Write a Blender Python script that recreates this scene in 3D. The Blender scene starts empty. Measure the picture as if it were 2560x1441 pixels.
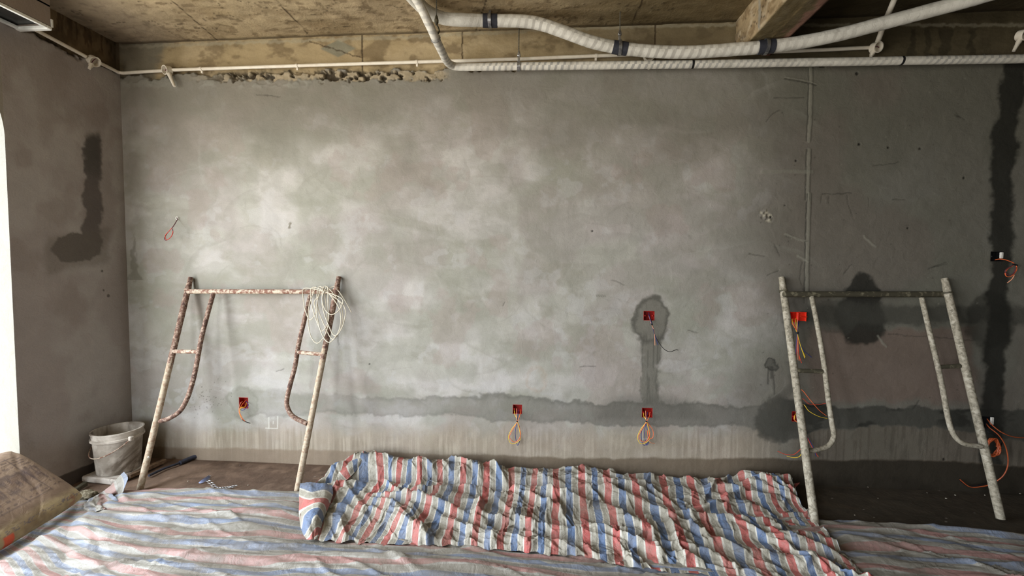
import bpy, math, random
import numpy as np
from mathutils import Matrix, Vector

# ------------------------------------------------------------------ camera
F_PX, CAM = 1087.8, np.array([3.4404, -3.3319, 1.6047])
YAW, PITCH, ROLL = -0.0772, -0.0457, 0.0052
cy, sy, cp, sp = math.cos(YAW), math.sin(YAW), math.cos(PITCH), math.sin(PITCH)
FWD = np.array([sy*cp, cy*cp, sp]); RT0 = np.array([cy, -sy, 0.0]); UP0 = np.cross(RT0, FWD)
cr, sr = math.cos(ROLL), math.sin(ROLL)
RT = cr*RT0 + sr*UP0; UP = -sr*RT0 + cr*UP0

SC = bpy.context.scene
COL = SC.collection
cam_d = bpy.data.cameras.new('camera'); cam = bpy.data.objects.new('camera', cam_d); COL.objects.link(cam)
cam_d.sensor_fit = 'HORIZONTAL'; cam_d.sensor_width = 36.0; cam_d.lens = 36.0*F_PX/2560.0; cam_d.clip_start = 0.05
M = Matrix.Identity(4)
for i in range(3):
    M[i][0], M[i][1], M[i][2], M[i][3] = RT[i], UP[i], -FWD[i], CAM[i]
cam.matrix_world = M
SC.camera = cam

# ------------------------------------------------------------------ light
SC.view_settings.view_transform = 'Standard'; SC.view_settings.look = 'None'
SC.view_settings.gamma = 1.0; SC.view_settings.use_curve_mapping = False
SC.view_settings.exposure = 1.25
SC.cycles.max_bounces = 7; SC.cycles.diffuse_bounces = 5; SC.cycles.glossy_bounces = 2
SC.cycles.sample_clamp_indirect = 6.0
wd = bpy.data.worlds.new('overcast_sky'); SC.world = wd; wd.use_nodes = True
nt = wd.node_tree; nt.nodes.clear()
wo = nt.nodes.new('ShaderNodeOutputWorld'); wb = nt.nodes.new('ShaderNodeBackground')
tc = nt.nodes.new('ShaderNodeTexCoord'); sx = nt.nodes.new('ShaderNodeSeparateXYZ'); cr_ = nt.nodes.new('ShaderNodeValToRGB')
cr_.color_ramp.elements[0].position = 0.46; cr_.color_ramp.elements[0].color = (0.56, 0.53, 0.48, 1)
cr_.color_ramp.elements[1].position = 0.54; cr_.color_ramp.elements[1].color = (0.86, 0.92, 1.0, 1)
mr = nt.nodes.new('ShaderNodeMapRange'); mr.inputs['From Min'].default_value = -1; mr.inputs['From Max'].default_value = 1
nt.links.new(tc.outputs['Generated'], sx.inputs[0]); nt.links.new(sx.outputs['Z'], mr.inputs['Value'])
nt.links.new(mr.outputs[0], cr_.inputs[0]); nt.links.new(cr_.outputs[0], wb.inputs['Color'])
wb.inputs['Strength'].default_value = 7.0
nt.links.new(wb.outputs[0], wo.inputs['Surface'])

# room extents: back wall y=0, left wall x=0, floor z=0
HC = 3.40; XR = 9.2; YF = -6.6
ARCHES = [(-0.78, -2.30), (-2.75, -4.27), (-4.72, -6.24)]      # openings of the left wall
ARCH_R, ARCH_SP, ARCH_TOP = 0.62, 2.42, 3.04
FILL_OPENING = (0.3, 1.5, 0.3, 2.9)  # unseen opening behind the camera, added for fill light
def portal(name, loc, rot, sx_, sy_):
    l = bpy.data.lights.new(name, 'AREA'); l.shape = 'RECTANGLE'; l.size = sx_; l.size_y = sy_
    l.cycles.is_portal = True
    o = bpy.data.objects.new(name, l); COL.objects.link(o); o.location = loc; o.rotation_euler = rot
for k, (a, b) in enumerate(ARCHES):
    portal('daylight_portal', (-0.24, (a+b)/2, 1.53), (0, -math.pi/2, 0), 3.06, abs(a-b))
portal('daylight_portal', ((FILL_OPENING[0]+FILL_OPENING[1])/2, YF-0.24, (FILL_OPENING[2]+FILL_OPENING[3])/2),
       (math.pi/2, 0, 0), FILL_OPENING[1]-FILL_OPENING[0], FILL_OPENING[3]-FILL_OPENING[2])

# ------------------------------------------------------------------ geometry of the view (places measured from the photograph)
def ray(x, y):
    return CAM, FWD + (x-1280)/F_PX*RT - (y-720.5)/F_PX*UP
def hit(x, y, ax, val):
    o, d = ray(x, y); t = (val-o[ax])/d[ax]; return o + t*d
def on_wall(x, y, off=0.0): return hit(x, y, 1, -off)
def on_floor(x, y, z=0.0): return hit(x, y, 2, z)
def on_left(x, y, off=0.0): return hit(x, y, 0, off)
def on_plane(x, y, p0, n):
    o, d = ray(x, y); t = np.dot(np.array(p0)-o, n)/np.dot(d, n); return o + t*d
def proj(P):
    D = np.asarray(P) - CAM; z = D@FWD
    return 1280 + F_PX*(D@RT)/z, 720.5 - F_PX*(D@UP)/z

# ------------------------------------------------------------------ noise
def _h(ix, iy, seed):
    n = (ix.astype(np.int64)*374761393 + iy.astype(np.int64)*668265263 + seed*1442695041) & 0xffffffff
    n = ((n ^ (n >> 13))*1274126177) & 0xffffffff
    n = (n ^ (n >> 16)) & 0xffffffff
    return n/4294967295.0
def vn(x, y, seed=0):
    x = np.asarray(x, float); y = np.asarray(y, float)
    ix = np.floor(x); iy = np.floor(y); fx = x-ix; fy = y-iy
    fx = fx*fx*fx*(fx*(fx*6-15)+10); fy = fy*fy*fy*(fy*(fy*6-15)+10)
    a = _h(ix, iy, seed); b = _h(ix+1, iy, seed); c = _h(ix, iy+1, seed); d = _h(ix+1, iy+1, seed)
    return (a*(1-fx)+b*fx)*(1-fy) + (c*(1-fx)+d*fx)*fy
def fbm(x, y, seed=0, oct=5, g=0.5):
    s = 0; a = 1; t = 0
    for k in range(oct):
        s = s + a*vn(x*2**k + 17.3*k, y*2**k + 9.1*k, seed+k); t += a; a *= g
    return s/t
def ss(a, b, x):
    t = np.clip((x-a)/(b-a), 0, 1); return t*t*(3-2*t)
def seg_d(px, py, x0, y0, x1, y1):
    dx, dy = x1-x0, y1-y0; L = dx*dx+dy*dy+1e-9
    t = np.clip(((px-x0)*dx+(py-y0)*dy)/L, 0, 1)
    return np.hypot(px-x0-t*dx, py-y0-t*dy)
def poly_d(px, py, pts):
    d = np.full(px.shape, 1e9)
    for (a, b), (c, e) in zip(pts[:-1], pts[1:]): d = np.minimum(d, seg_d(px, py, a, b, c, e))
    return d
def S(r, g, b):
    f = lambda c: ((c/255+0.055)/1.055)**2.4 if c > 10 else c/255/12.92
    return np.array([f(r), f(g), f(b)])

# ------------------------------------------------------------------ object helpers
def tag(o, label=None, cat=None, group=None, kind=None):
    if label: o['label'] = label
    if cat: o['category'] = cat
    if group: o['group'] = group
    if kind: o['kind'] = kind
    return o
def mesh(name, verts, faces, m=None, parent=None, smooth=True, cols=None, uv=None):
    me = bpy.data.meshes.new(name)
    V = np.asarray(verts, float)
    if isinstance(faces, np.ndarray):
        nf, k = faces.shape
        me.vertices.add(len(V)); me.vertices.foreach_set('co', V.ravel())
        me.loops.add(nf*k); me.loops.foreach_set('vertex_index', faces.ravel().astype(np.int32))
        me.polygons.add(nf); me.polygons.foreach_set('loop_start', np.arange(0, nf*k, k, dtype=np.int32))
        me.update(calc_edges=True)
    else:
        me.from_pydata([tuple(v) for v in V], [], faces); me.update()
    if smooth: me.polygons.foreach_set('use_smooth', np.ones(len(me.polygons), bool))
    if cols is not None:
        at = me.color_attributes.new('Col', 'FLOAT_COLOR', 'POINT')
        c = np.ones((len(V), 4)); c[:, :cols.shape[1]] = cols; at.data.foreach_set('color', c.ravel())
    if uv is not None:
        ul = me.uv_layers.new(name='UVMap'); li = np.zeros(len(me.loops), np.int32); me.loops.foreach_get('vertex_index', li)
        ul.data.foreach_set('uv', np.asarray(uv)[li].ravel())
    if m: me.materials.append(m)
    o = bpy.data.objects.new(name, me); COL.objects.link(o)
    if parent:
        o.parent = parent
        o.matrix_parent_inverse = parent.matrix_basis.inverted()
    return o
def empty(name, loc, label, cat, group=None):
    o = bpy.data.objects.new(name, None); o.empty_display_size = 0.05; COL.objects.link(o); o.location = tuple(loc)
    return tag(o, label, cat, group)
def gridfaces(n, m, keep=None, flip=False):
    i, j = np.meshgrid(np.arange(n-1), np.arange(m-1), indexing='ij')
    a = i*m+j
    f = np.stack([a, a+m, a+m+1, a+1], -1)
    if flip: f = f[..., ::-1]
    return f[keep] if keep is not None else f.reshape(-1, 4)
class MB:
    def __init__(s): s.v = []; s.f = []
    def add(s, v, f):
        b = len(s.v); s.v += [tuple(map(float, q)) for q in v]; s.f += [tuple(i+b for i in q) for q in f]; return s
    def box(s, c, d, R=None, bev=0.0):
        c = np.array(c, float); d = np.array(d, float)/2
        if bev <= 0:
            P = [np.array([x, y, z])*d for x in (-1, 1) for y in (-1, 1) for z in (-1, 1)]
            Fc = [(0, 1, 3, 2), (4, 6, 7, 5), (0, 4, 5, 1), (2, 3, 7, 6), (0, 2, 6, 4), (1, 5, 7, 3)]
        else:
            # rounded in the plane of the two largest axes is enough for small parts: use chamfered box
            P = []; idx = {}
            for x in (-1, 1):
                for y in (-1, 1):
                    for z in (-1, 1):
                        for k in range(3):
                            q = np.array([x, y, z])*d
                            for a in range(3):
                                if a != k: q[a] -= bev*np.sign(q[a])
                            idx[(x, y, z, k)] = len(P); P.append(q)
            Fc = []
            for k in range(3):
                a, b = (k+1) % 3, (k+2) % 3
                for sgn in (-1, 1):
                    quad = []
                    for (u, w) in ((-1, -1), (1, -1), (1, 1), (-1, 1)):
                        t = [0, 0, 0]; t[k] = sgn; t[a] = u; t[b] = w; quad.append(idx[(*t, k)])
                    Fc.append(tuple(quad if sgn > 0 else quad[::-1]))
            for k in range(3):
                a, b = (k+1) % 3, (k+2) % 3
                for u in (-1, 1):
                    for w in (-1, 1):
                        t1 = [0]*3; t1[a] = u; t1[b] = w; t1[k] = -1; t2 = list(t1); t2[k] = 1
                        Fc.append((idx[(*t1, a)], idx[(*t2, a)], idx[(*t2, b)], idx[(*t1, b)]))
            for x in (-1, 1):
                for y in (-1, 1):
                    for z in (-1, 1): Fc.append(tuple(idx[(x, y, z, k)] for k in range(3)))
        P = [(R@p if R is not None else p)+c for p in P]
        return s.add(P, Fc)
    def tube(s, pts, r, n=12, closed=False, cap=True):
        P = np.array(pts, float); N = len(P)
        rr = np.full(N, r) if np.isscalar(r) else np.array(r, float)
        T = np.gradient(P, axis=0) if not closed else (np.roll(P, -1, 0)-np.roll(P, 1, 0))
        T /= np.linalg.norm(T, axis=1)[:, None]+1e-12
        a = np.array([0, 0, 1.0]) if abs(T[0][2]) < 0.9 else np.array([1.0, 0, 0])
        u = np.cross(T[0], a); u /= np.linalg.norm(u); V = []
        for i in range(N):
            u = u - T[i]*np.dot(u, T[i]); u /= np.linalg.norm(u); w = np.cross(T[i], u)
            for k in range(n):
                an = 2*math.pi*k/n; V.append(P[i]+rr[i]*(math.cos(an)*u+math.sin(an)*w))
        Fc = []
        for i in range(N if closed else N-1):
            j = (i+1) % N
            for k in range(n): Fc.append((i*n+k, i*n+(k+1) % n, j*n+(k+1) % n, j*n+k))
        if not closed and cap: Fc += [tuple(range(n))[::-1], tuple((N-1)*n+k for k in range(n))]
        return s.add(V, Fc)
    def lathe(s, prof, c=(0, 0, 0), n=32, R=None):
        c = np.array(c, float); V = []; m = len(prof)
        for k in range(n):
            a = 2*math.pi*k/n
            for (r, z) in prof:
                q = np.array([r*math.cos(a), r*math.sin(a), z]); V.append((R@q if R is not None else q)+c)
        Fc = [(k*m+i, ((k+1) % n)*m+i, ((k+1) % n)*m+i+1, k*m+i+1) for k in range(n) for i in range(m-1)]
        return s.add(V, Fc)
    def build(s, name, m, parent=None, smooth=True):
        o = mesh(name, s.v, s.f, m, parent, smooth)
        if smooth:
            try: o.data.set_sharp_from_angle(angle=math.radians(40))
            except Exception: pass
        return o
def cat(pts, n=8, closed=False):
    P = [np.array(p, float) for p in pts]
    if closed: P = [P[-1]]+P+[P[0], P[1]]
    else: P = [2*P[0]-P[1]]+P+[2*P[-1]-P[-2]]
    out = []
    for i in range(1, len(P)-2):
        for k in range(n):
            t = k/n; a, b, c, d = P[i-1], P[i], P[i+1], P[i+2]
            out.append(0.5*((2*b)+(c-a)*t+(2*a-5*b+4*c-d)*t*t+(3*b-a-3*c+d)*t**3))
    if not closed: out.append(P[-2])
    return out
def axis_R(z, x=None):
    z = np.array(z, float); z /= np.linalg.norm(z)
    x = np.array(x if x is not None else ((1, 0, 0) if abs(z[0]) < .9 else (0, 1, 0)), float)
    x = x-z*np.dot(x, z); x /= np.linalg.norm(x); return np.stack([x, np.cross(z, x), z], 1)

# ------------------------------------------------------------------ materials
class NB:
    def __init__(s, name):
        s.m = bpy.data.materials.new(name); s.m.use_nodes = True; s.t = s.m.node_tree
        s.b = s.t.nodes['Principled BSDF']
    def n(s, typ, **kw):
        o = s.t.nodes.new(typ)
        for k, v in kw.items():
            if k in o.inputs.keys(): o.inputs[k].default_value = v
            else: setattr(o, k, v)
        return o
    def l(s, a, b): s.t.links.new(a, b)
    def coord(s, scale=(1, 1, 1), out='Object'):
        c = s.n('ShaderNodeTexCoord'); mp = s.n('ShaderNodeMapping'); mp.inputs['Scale'].default_value = scale
        s.l(c.outputs[out], mp.inputs[0]); return mp.outputs[0]
    def noise(s, vec, scale, detail=6, rough=.55, dist=0):
        o = s.n('ShaderNodeTexNoise'); o.inputs['Scale'].default_value = scale; o.inputs['Detail'].default_value = detail
        o.inputs['Roughness'].default_value = rough; o.inputs['Distortion'].default_value = dist
        s.l(vec, o.inputs['Vector']); return o.outputs['Fac']
    def ramp(s, fac, stops):
        o = s.n('ShaderNodeValToRGB'); e = o.color_ramp.elements
        while len(e) < len(stops): e.new(0.5)
        for k, (p, c) in enumerate(stops):
            e[k].position = p; e[k].color = (*c[:3], 1) if len(c) >= 3 else (c[0],)*3+(1,)
        s.l(fac, o.inputs[0]); return o.outputs[0]
    def mix(s, a, b, fac, mode='MIX'):
        o = s.n('ShaderNodeMix', data_type='RGBA', blend_type=mode)
        for v, i in ((a, 6), (b, 7), (fac, 0)):
            if hasattr(v, 'is_output'): s.l(v, o.inputs[i])
            else: o.inputs[i].default_value = (*v, 1) if i else v
        return o.outputs[2]
    def bump(s, h, strength=.3, dist=.01, prev=None):
        o = s.n('ShaderNodeBump'); o.inputs['Strength'].default_value = strength; o.inputs['Distance'].default_value = dist
        s.l(h, o.inputs['Height'])
        if prev: s.l(prev, o.inputs['Normal'])
        return o.outputs[0]
    def done(s, col=None, rough=.8, normal=None, metal=0, spec=.3):
        if col is not None:
            if hasattr(col, 'is_output'): s.l(col, s.b.inputs['Base Color'])
            else: s.b.inputs['Base Color'].default_value = (*col, 1)
        if hasattr(rough, 'is_output'): s.l(rough, s.b.inputs['Roughness'])
        else: s.b.inputs['Roughness'].default_value = rough
        s.b.inputs['Metallic'].default_value = metal
        s.b.inputs['Specular IOR Level'].default_value = spec
        if normal: s.l(normal, s.b.inputs['Normal'])
        return s.m
def speck(name, a, b, scale=30, rough=.6, metal=0, bump=.2, bd=.002, thr=(.42, .6), c=None, spec=.35, grain=None):
    k = NB(name); v = k.coord(); f = k.noise(v, scale, 6, .6)
    col = k.mix(a, b, k.ramp(f, [(thr[0], (0,)), (thr[1], (1,))]))
    if c is not None: col = k.mix(col, c, k.ramp(k.noise(v, scale*.37, 5, .6, 1.5), [(.52, (0,)), (.62, (1,))]))
    nn = k.bump(k.noise(v, grain or scale*3, 4, .6), bump, bd)
    return k.done(col, rough, nn, metal, spec)
def attr_mat(name, rough=.85, s1=6, amp=.10, fine=120, bstr=.35, bdist=.004, spec=.2, tint=True):
    k = NB(name); a = k.n('ShaderNodeAttribute'); a.attribute_name = 'Col'
    v = k.coord()
    g = k.ramp(k.noise(v, s1, 8, .62, .6), [(.25, (1-amp*1.6,)), (.75, (1+0*amp,))])
    col = k.mix(a.outputs['Color'], g, 1.0, 'MULTIPLY')
    g2 = k.ramp(k.noise(v, fine, 3, .6), [(.3, (.9,)), (.7, (1.0,))])
    col = k.mix(col, g2, 1.0, 'MULTIPLY')
    b1 = k.bump(k.noise(v, fine, 5, .65), bstr, bdist)
    b2 = k.bump(k.noise(v, s1*2.5, 6, .55, .8), bstr*.8, bdist*3, b1)
    return k.done(col, rough, b2, 0, spec)

MAT = {}
MAT['wall'] = attr_mat('grey_cement_plaster')
MAT['floor'] = attr_mat('dirt_screed', rough=.75, s1=9, amp=.3, fine=60, bstr=.35, bdist=.004, spec=.3)
MAT['concrete'] = attr_mat('formed_concrete', s1=7, amp=.25, fine=70, bstr=.5, bdist=.005)
MAT['pvc'] = speck('white_pvc', S(226, 220, 205), S(214, 205, 188), 14, .45, thr=(.4, .65), bump=.05)
MAT['white_metal'] = speck('white_painted_metal', S(228, 230, 226), S(205, 208, 204), 9, .4, bump=.03)
MAT['rusty'] = speck('rusty_painted_steel', S(112, 84, 70), S(180, 160, 142), 60, .75, c=S(78, 56, 48), thr=(.46, .66), bump=.6, bd=.002)
MAT['crusty'] = speck('rusty_steel_with_cement', S(150, 126, 104), S(186, 172, 150), 45, .85, c=S(178, 164, 142), thr=(.38, .58), bump=.7, bd=.003)
MAT['rustwhite'] = speck('flaking_pale_paint_on_rust', S(196, 182, 162), S(128, 92, 76), 38, .7, thr=(.42, .56), bump=.5)
MAT['galv'] = speck('cement_covered_galvanised_steel', S(160, 152, 134), S(112, 106, 90), 50, .7, thr=(.44, .64), bump=.8, bd=.002, c=S(178, 171, 154))
MAT['darksteel'] = speck('dark_grimy_steel', S(74, 70, 56), S(128, 122, 100), 30, .7, thr=(.52, .66), bump=.4)
MAT['zinc'] = speck('zinc_plated_steel', S(190, 192, 194), S(140, 142, 145), 40, .3, metal=.9, bump=.05)
MAT['rod'] = speck('threaded_rod', S(120, 120, 112), S(80, 80, 76), 90, .5, metal=.6)
MAT['rubber'] = speck('black_rubber_pad', S(44, 46, 54), S(54, 56, 64), 30, .6, bump=.05)
MAT['red_plastic'] = speck('red_plastic', S(168, 34, 28), S(140, 26, 22), 20, .45, bump=.05)
MAT['orange_red_plastic'] = speck('bright_red_plastic', S(236, 62, 36), S(222, 48, 30), 20, .4, bump=.05)
MAT['white_plastic'] = speck('white_plastic', S(230, 228, 220), S(210, 206, 196), 20, .5, bump=.05)
MAT['black_plastic'] = speck('black_plastic', S(20, 20, 22), S(30, 30, 32), 20, .5, bump=.05)
def wire_mat(n, c): return speck(n, c, c*0.85, 60, .45, bump=.03)
WIRE = {'yellow': wire_mat('yellow_wire', S(232, 196, 60)), 'orange': wire_mat('orange_wire', S(236, 112, 62)),
        'pink': wire_mat('pale_orange_wire', S(232, 160, 124)), 'blue': wire_mat('blue_wire', S(42, 54, 120)),
        'black': wire_mat('black_wire', S(22, 20, 22)), 'red': wire_mat('red_wire', S(205, 72, 52)),
        'violet': wire_mat('dark_red_wire', S(104, 48, 62)), 'dull_orange': wire_mat('dull_orange_cable', S(176, 84, 46)), 'cream': wire_mat('cream_cord', S(206, 198, 178))}

# wrapped pipe insulation: spiral overlaps driven by the length coordinate stored in the UV map
def wrap_mat(name, pitch, dark, light):
    k = NB(name); c = k.n('ShaderNodeUVMap'); sp_ = k.n('ShaderNodeSeparateXYZ'); k.l(c.outputs[0], sp_.inputs[0])
    add = k.n('ShaderNodeMath', operation='MULTIPLY_ADD'); k.l(sp_.outputs['Y'], add.inputs[0]); add.inputs[1].default_value = 0.75
    dv = k.n('ShaderNodeMath', operation='DIVIDE'); k.l(sp_.outputs['X'], dv.inputs[0]); dv.inputs[1].default_value = pitch
    v = k.coord()
    wob = k.n('ShaderNodeMath', operation='MULTIPLY_ADD'); k.l(k.noise(v, 5, 2), wob.inputs[0]); wob.inputs[1].default_value = .9
    k.l(dv.outputs[0], wob.inputs[2]); k.l(wob.outputs[0], add.inputs[2])
    fr = k.n('ShaderNodeMath', operation='FRACT'); k.l(add.outputs[0], fr.inputs[0])
    band = k.ramp(fr.outputs[0], [(.0, (.35,)), (.035, (0,)), (.58, (0,)), (.66, (1,)), (.96, (1,))])
    str_ = k.ramp(k.noise(v, 1.3, 2), [(.42, (.1,)), (.6, (.8,))])
    f2 = k.n('ShaderNodeMath', operation='MULTIPLY'); k.l(band, f2.inputs[0]); k.l(str_, f2.inputs[1])
    col = k.mix(light, dark, f2.outputs[0])
    col = k.mix(col, S(150, 146, 134), k.ramp(k.noise(v, 14, 5, .6), [(.5, (0,)), (.8, (.6,))]))
    b1 = k.bump(k.ramp(fr.outputs[0], [(0, (0,)), (.05, (1,)), (.9, (1,)), (1, (.7,))]), .25, .002); b2 = k.bump(k.noise(v, 30, 4, .6, 1.4), .4, .006, b1)
    return k.done(col, .5, b2, 0, .4)
MAT['wrap_big'] = wrap_mat('white_spiral_wrap', .055, S(158, 154, 146), S(214, 212, 202))
MAT['wrap_small'] = wrap_mat('white_spiral_wrap_thin', .045, S(146, 146, 144), S(214, 211, 200))

# woven striped sheet: UV x counts the stripes (red at whole numbers, blue halfway), UV y runs along them in metres
def tarp_mat(name, red, blue, grey, white, grime, gamt, bump=.5, wr=22):
    k = NB(name); c = k.n('ShaderNodeUVMap'); sp_ = k.n('ShaderNodeSeparateXYZ'); k.l(c.outputs[0], sp_.inputs[0])
    fr = k.n('ShaderNodeMath', operation='FRACT'); k.l(sp_.outputs['X'], fr.inputs[0])
    o = k.n('ShaderNodeValToRGB'); e = o.color_ramp; e.interpolation = 'CONSTANT'
    st = [(0, red), (.125, white), (.18, grey), (.345, white), (.385, blue), (.615, white), (.66, grey), (.825, white), (.875, red)]
    while len(e.elements) < len(st): e.elements.new(.5)
    for q, (p, cc) in enumerate(st): e.elements[q].position = p; e.elements[q].color = (*cc, 1)
    k.l(fr.outputs[0], o.inputs[0])
    v = k.coord()
    g = k.ramp(k.noise(v, 3.2, 7, .65, .8), [(.36, (0,)), (.66, (gamt,))])
    col = k.mix(o.outputs[0], grime, g)
    g2 = k.ramp(k.noise(v, 55, 4, .7, .5), [(.45, (0,)), (.75, (.45,))])
    col = k.mix(col, grime*0.8, g2)
    # weave
    mp = k.n('ShaderNodeMapping'); mp.inputs['Scale'].default_value = (34, 170, 1); k.l(c.outputs[0], mp.inputs[0])
    w = k.n('ShaderNodeTexChecker'); w.inputs['Scale'].default_value = 1; k.l(mp.outputs[0], w.inputs['Vector'])
    b0 = k.bump(w.outputs['Fac'], .12, .001)
    b1 = k.bump(k.noise(v, wr, 6, .6, 2.2), bump, .012, b0)
    b2 = k.bump(k.noise(v, wr*4, 4, .6, 1.5), bump*.8, .004, b1)
    return k.done(col, .5, b2, 0, .35)
MAT['tarp'] = tarp_mat('red_white_blue_woven_sheet', S(180, 92, 88), S(92, 116, 152), S(164, 160, 146), S(204, 201, 190), S(122, 117, 104), .6, .6, 16)
MAT['tarp_dusty'] = tarp_mat('dusty_pale_striped_sheet', S(166, 128, 122), S(126, 138, 158), S(142, 139, 129), S(164, 162, 154), S(114, 108, 97), .8, .5, 7)

# ------------------------------------------------------------------ the back wall
def fine(edges, lo, hi, step, extra=()):
    a = list(np.arange(lo, hi+step*.5, step))
    a = [q for q in a if not any(abs(q-e) < step*.35 for e in edges)]+list(edges)
    return np.unique(np.array(a+list(extra)))
BOXES = {'A': (597, 994, 621, 1022), 'B': (1282, 1012, 1305, 1036), 'C': (1605, 1020, 1631, 1045), 'D': (1609, 778, 1636, 802),
         'E': (1972, 780, 1998, 806), 'F': (1980, 1029, 2004, 1055), 'G': (2452, 1041, 2484, 1072), 'H': (2477, 629, 2508, 654)}
BR = {}
for k_, (a, b, c, d) in BOXES.items():
    p, q = on_wall(a, b), on_wall(c, d)
    x0, x1, z0, z1 = p[0], q[0], q[2], p[2]
    BR[k_] = (x0, x1, z0, z1)
STEP = 0.006
xe = [v for r in BR.values() for v in r[:2]]; ze = [v for r in BR.values() for v in r[2:]]
xs = fine(xe, 0.0, 7.2, STEP, np.linspace(7.3, XR, 20)); zs = fine(ze, 0.0, HC, STEP)
xs[0] = 0
X, Z = np.meshgrid(xs, zs, indexing='ij')
P = np.stack([X, np.zeros_like(X), Z], -1)
px, py = proj(P)
w1 = (fbm(X*7, Z*7, 3, 5)-.5); w2 = (fbm(X*7, Z*7, 31, 5)-.5)
wf1 = (fbm(X*30, Z*30, 5, 4)-.5); wf2 = (fbm(X*30, Z*30, 51, 4)-.5)
ux, uy = px+w1*34+wf1*12, py+w2*26+wf2*12
def mixc(c, t, m): return c*(1-m[..., None])+np.asarray(t)*m[..., None]
big = fbm(X*1.1, Z*1.5, 7, 5); mid = fbm(X*2.6+big*1.5, Z*3.6, 8, 6); hue = fbm(X*1.7, Z*1.7, 9, 4)
sweep = fbm(X*1.6+.6*fbm(X*1.3, Z*1.3, 71, 3), Z*3.6+1.2*fbm(X*.9, Z*.9, 72, 3)+X*.5, 73, 7, .6)
swirl = fbm(X*1.7+.9*fbm(X*2, Z*2, 10, 3), Z*2.8+.9*fbm(X*2, Z*2, 11, 3), 12, 6)
base = np.zeros(X.shape+(3,))+S(172, 168, 158)
base = mixc(base, S(186, 180, 174), ss(.40, .62, mid))
base = mixc(base, S(150, 148, 134), ss(.42, .72, swirl)*.7)
base = mixc(base, S(158, 148, 142), ss(.5, .62, hue)*.5)
base = mixc(base, S(146, 142, 128), ss(.52, .72, sweep)*.6)
pm = fbm(X*4.5+.8*fbm(X*6, Z*6, 301, 3), Z*6.5, 302, 6); pm2 = fbm(X*9, Z*9, 303, 5)
base = mixc(base, S(146, 145, 132), ss(.48, .60, pm)*.30); base = mixc(base, S(190, 186, 184), ss(.52, .60, pm2)*ss(.52, .40, pm)*.3)
base = mixc(base, S(160, 146, 138), ss(.60, .66, fbm(X*3, Z*3, 304, 5))*.4)
# broad darker upper half, lighter lower middle: lintel shade painted into the colour
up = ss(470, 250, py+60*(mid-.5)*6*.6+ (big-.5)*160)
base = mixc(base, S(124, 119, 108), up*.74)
# darker to the right, ramping up towards the joint
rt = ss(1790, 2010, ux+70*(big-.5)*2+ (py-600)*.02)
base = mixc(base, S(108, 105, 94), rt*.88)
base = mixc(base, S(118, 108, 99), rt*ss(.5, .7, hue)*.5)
# darker along the left corner, with a stain strip in it
base = mixc(base, S(120, 113, 100), ss(352, 322, ux)*.35)
base = mixc(base, S(104, 99, 86), ss(4, -4, np.maximum(np.abs(ux-335)-(py-585)*.17*(py < 700), np.abs(py-645)-60))*.55)
arng = np.random.default_rng(77)
for _ in range(150):
    acx, acz, ar = arng.uniform(.2, 5.2), arng.uniform(.5, 3.0), arng.uniform(.15, .75)
    a0 = arng.uniform(0, 6.28); wd_ = arng.uniform(.008, .07); ddx, ddz = (X-acx), (Z-acz)*arng.uniform(1.0, 1.9)
    sel = (np.abs(ddx) < ar+.1) & (np.abs(ddz) < ar+.1)
    rr_ = np.hypot(ddx[sel], ddz[sel])+w1[sel]*.06; an = np.abs((np.arctan2(ddz[sel], ddx[sel])-a0+math.pi) % (2*math.pi)-math.pi)
    k_ = (rr_-ar)/wd_; m_ = np.where(k_ > 0, ss(.18, 0, k_), ss(-1, 0, k_))*ss(arng.uniform(.4, 1.1), .1, an)
    bsel = base[sel]; cc_ = S(142, 139, 128) if arng.random() < .75 else S(184, 180, 172)
    base[sel] = bsel*(1-(m_*(.28 if cc_[0] < .4 else .15))[:, None])+cc_*(m_*(.28 if cc_[0] < .4 else .15))[:, None]
# tan skirting zone under the wet channel, with drips
tan = ss(1040, 1105, uy-(px-700)*.012)*ss(2000, 1850, px)
base = mixc(base, S(163, 148, 129), tan*.75)
st = fbm(X*70, Z*3.2+fbm(X*4, Z*2, 22, 3)*3, 21, 5)
drip = ss(.50, .66, st)*ss(1050, 1085, uy)*ss(1150, 1120, uy)
base = mixc(base, S(124, 110, 92), drip*.30*ss(.35, .6, fbm(X*3, Z*3, 23, 3))); base = mixc(base, S(200, 188, 170), ss(.5, .3, st)*tan*ss(1065, 1100, uy)*.3)
pink = ss(2005, 2030, ux)*ss(2450, 2420, ux)*ss(812, 826, uy)*ss(1015, 995, uy)
base = mixc(base, S(122, 101, 90), pink*.65)
lowr = ss(1055, 1075, uy)*ss(1960, 2010, px)
base = mixc(base, S(104, 93, 80), lowr*.6)
base = mixc(base, S(72, 66, 56), ss(.52, .64, st)*lowr*.35)
rough_z = np.zeros_like(X)
# wet channels
wet = S(112, 108, 100); wet2 = S(72, 70, 63); wet3 = S(42, 41, 36)
tops = np.interp(px, [560, 590, 700, 800, 1000, 1250, 1350, 1480, 1700, 1850, 1960, 2100, 2300, 2450, 2560], [1030, 975, 978, 985, 996, 988, 1000, 1008, 1006, 1014, 1000, 1020, 1022, 1026, 1030])
bots = np.interp(px, [560, 590, 700, 800, 950, 1000, 1100, 1250, 1450, 1640, 1800, 1880, 1960, 2050, 2300, 2450, 2560], [1030, 1045, 1042, 1032, 1032, 1042, 1036, 1055, 1056, 1070, 1060, 1075, 1105, 1070, 1068, 1085, 1105])
jy = (uy-py)*.9
bm = ss(-5, 3, py+jy-tops)*ss(5, -3, py+jy-bots)*ss(566, 600, ux)
bstr = np.interp(px, [560, 900, 1300, 1600, 1900, 2560], [.25, .38, .6, .72, .8, .8])
base = mixc(base, wet, bm*bstr)
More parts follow.
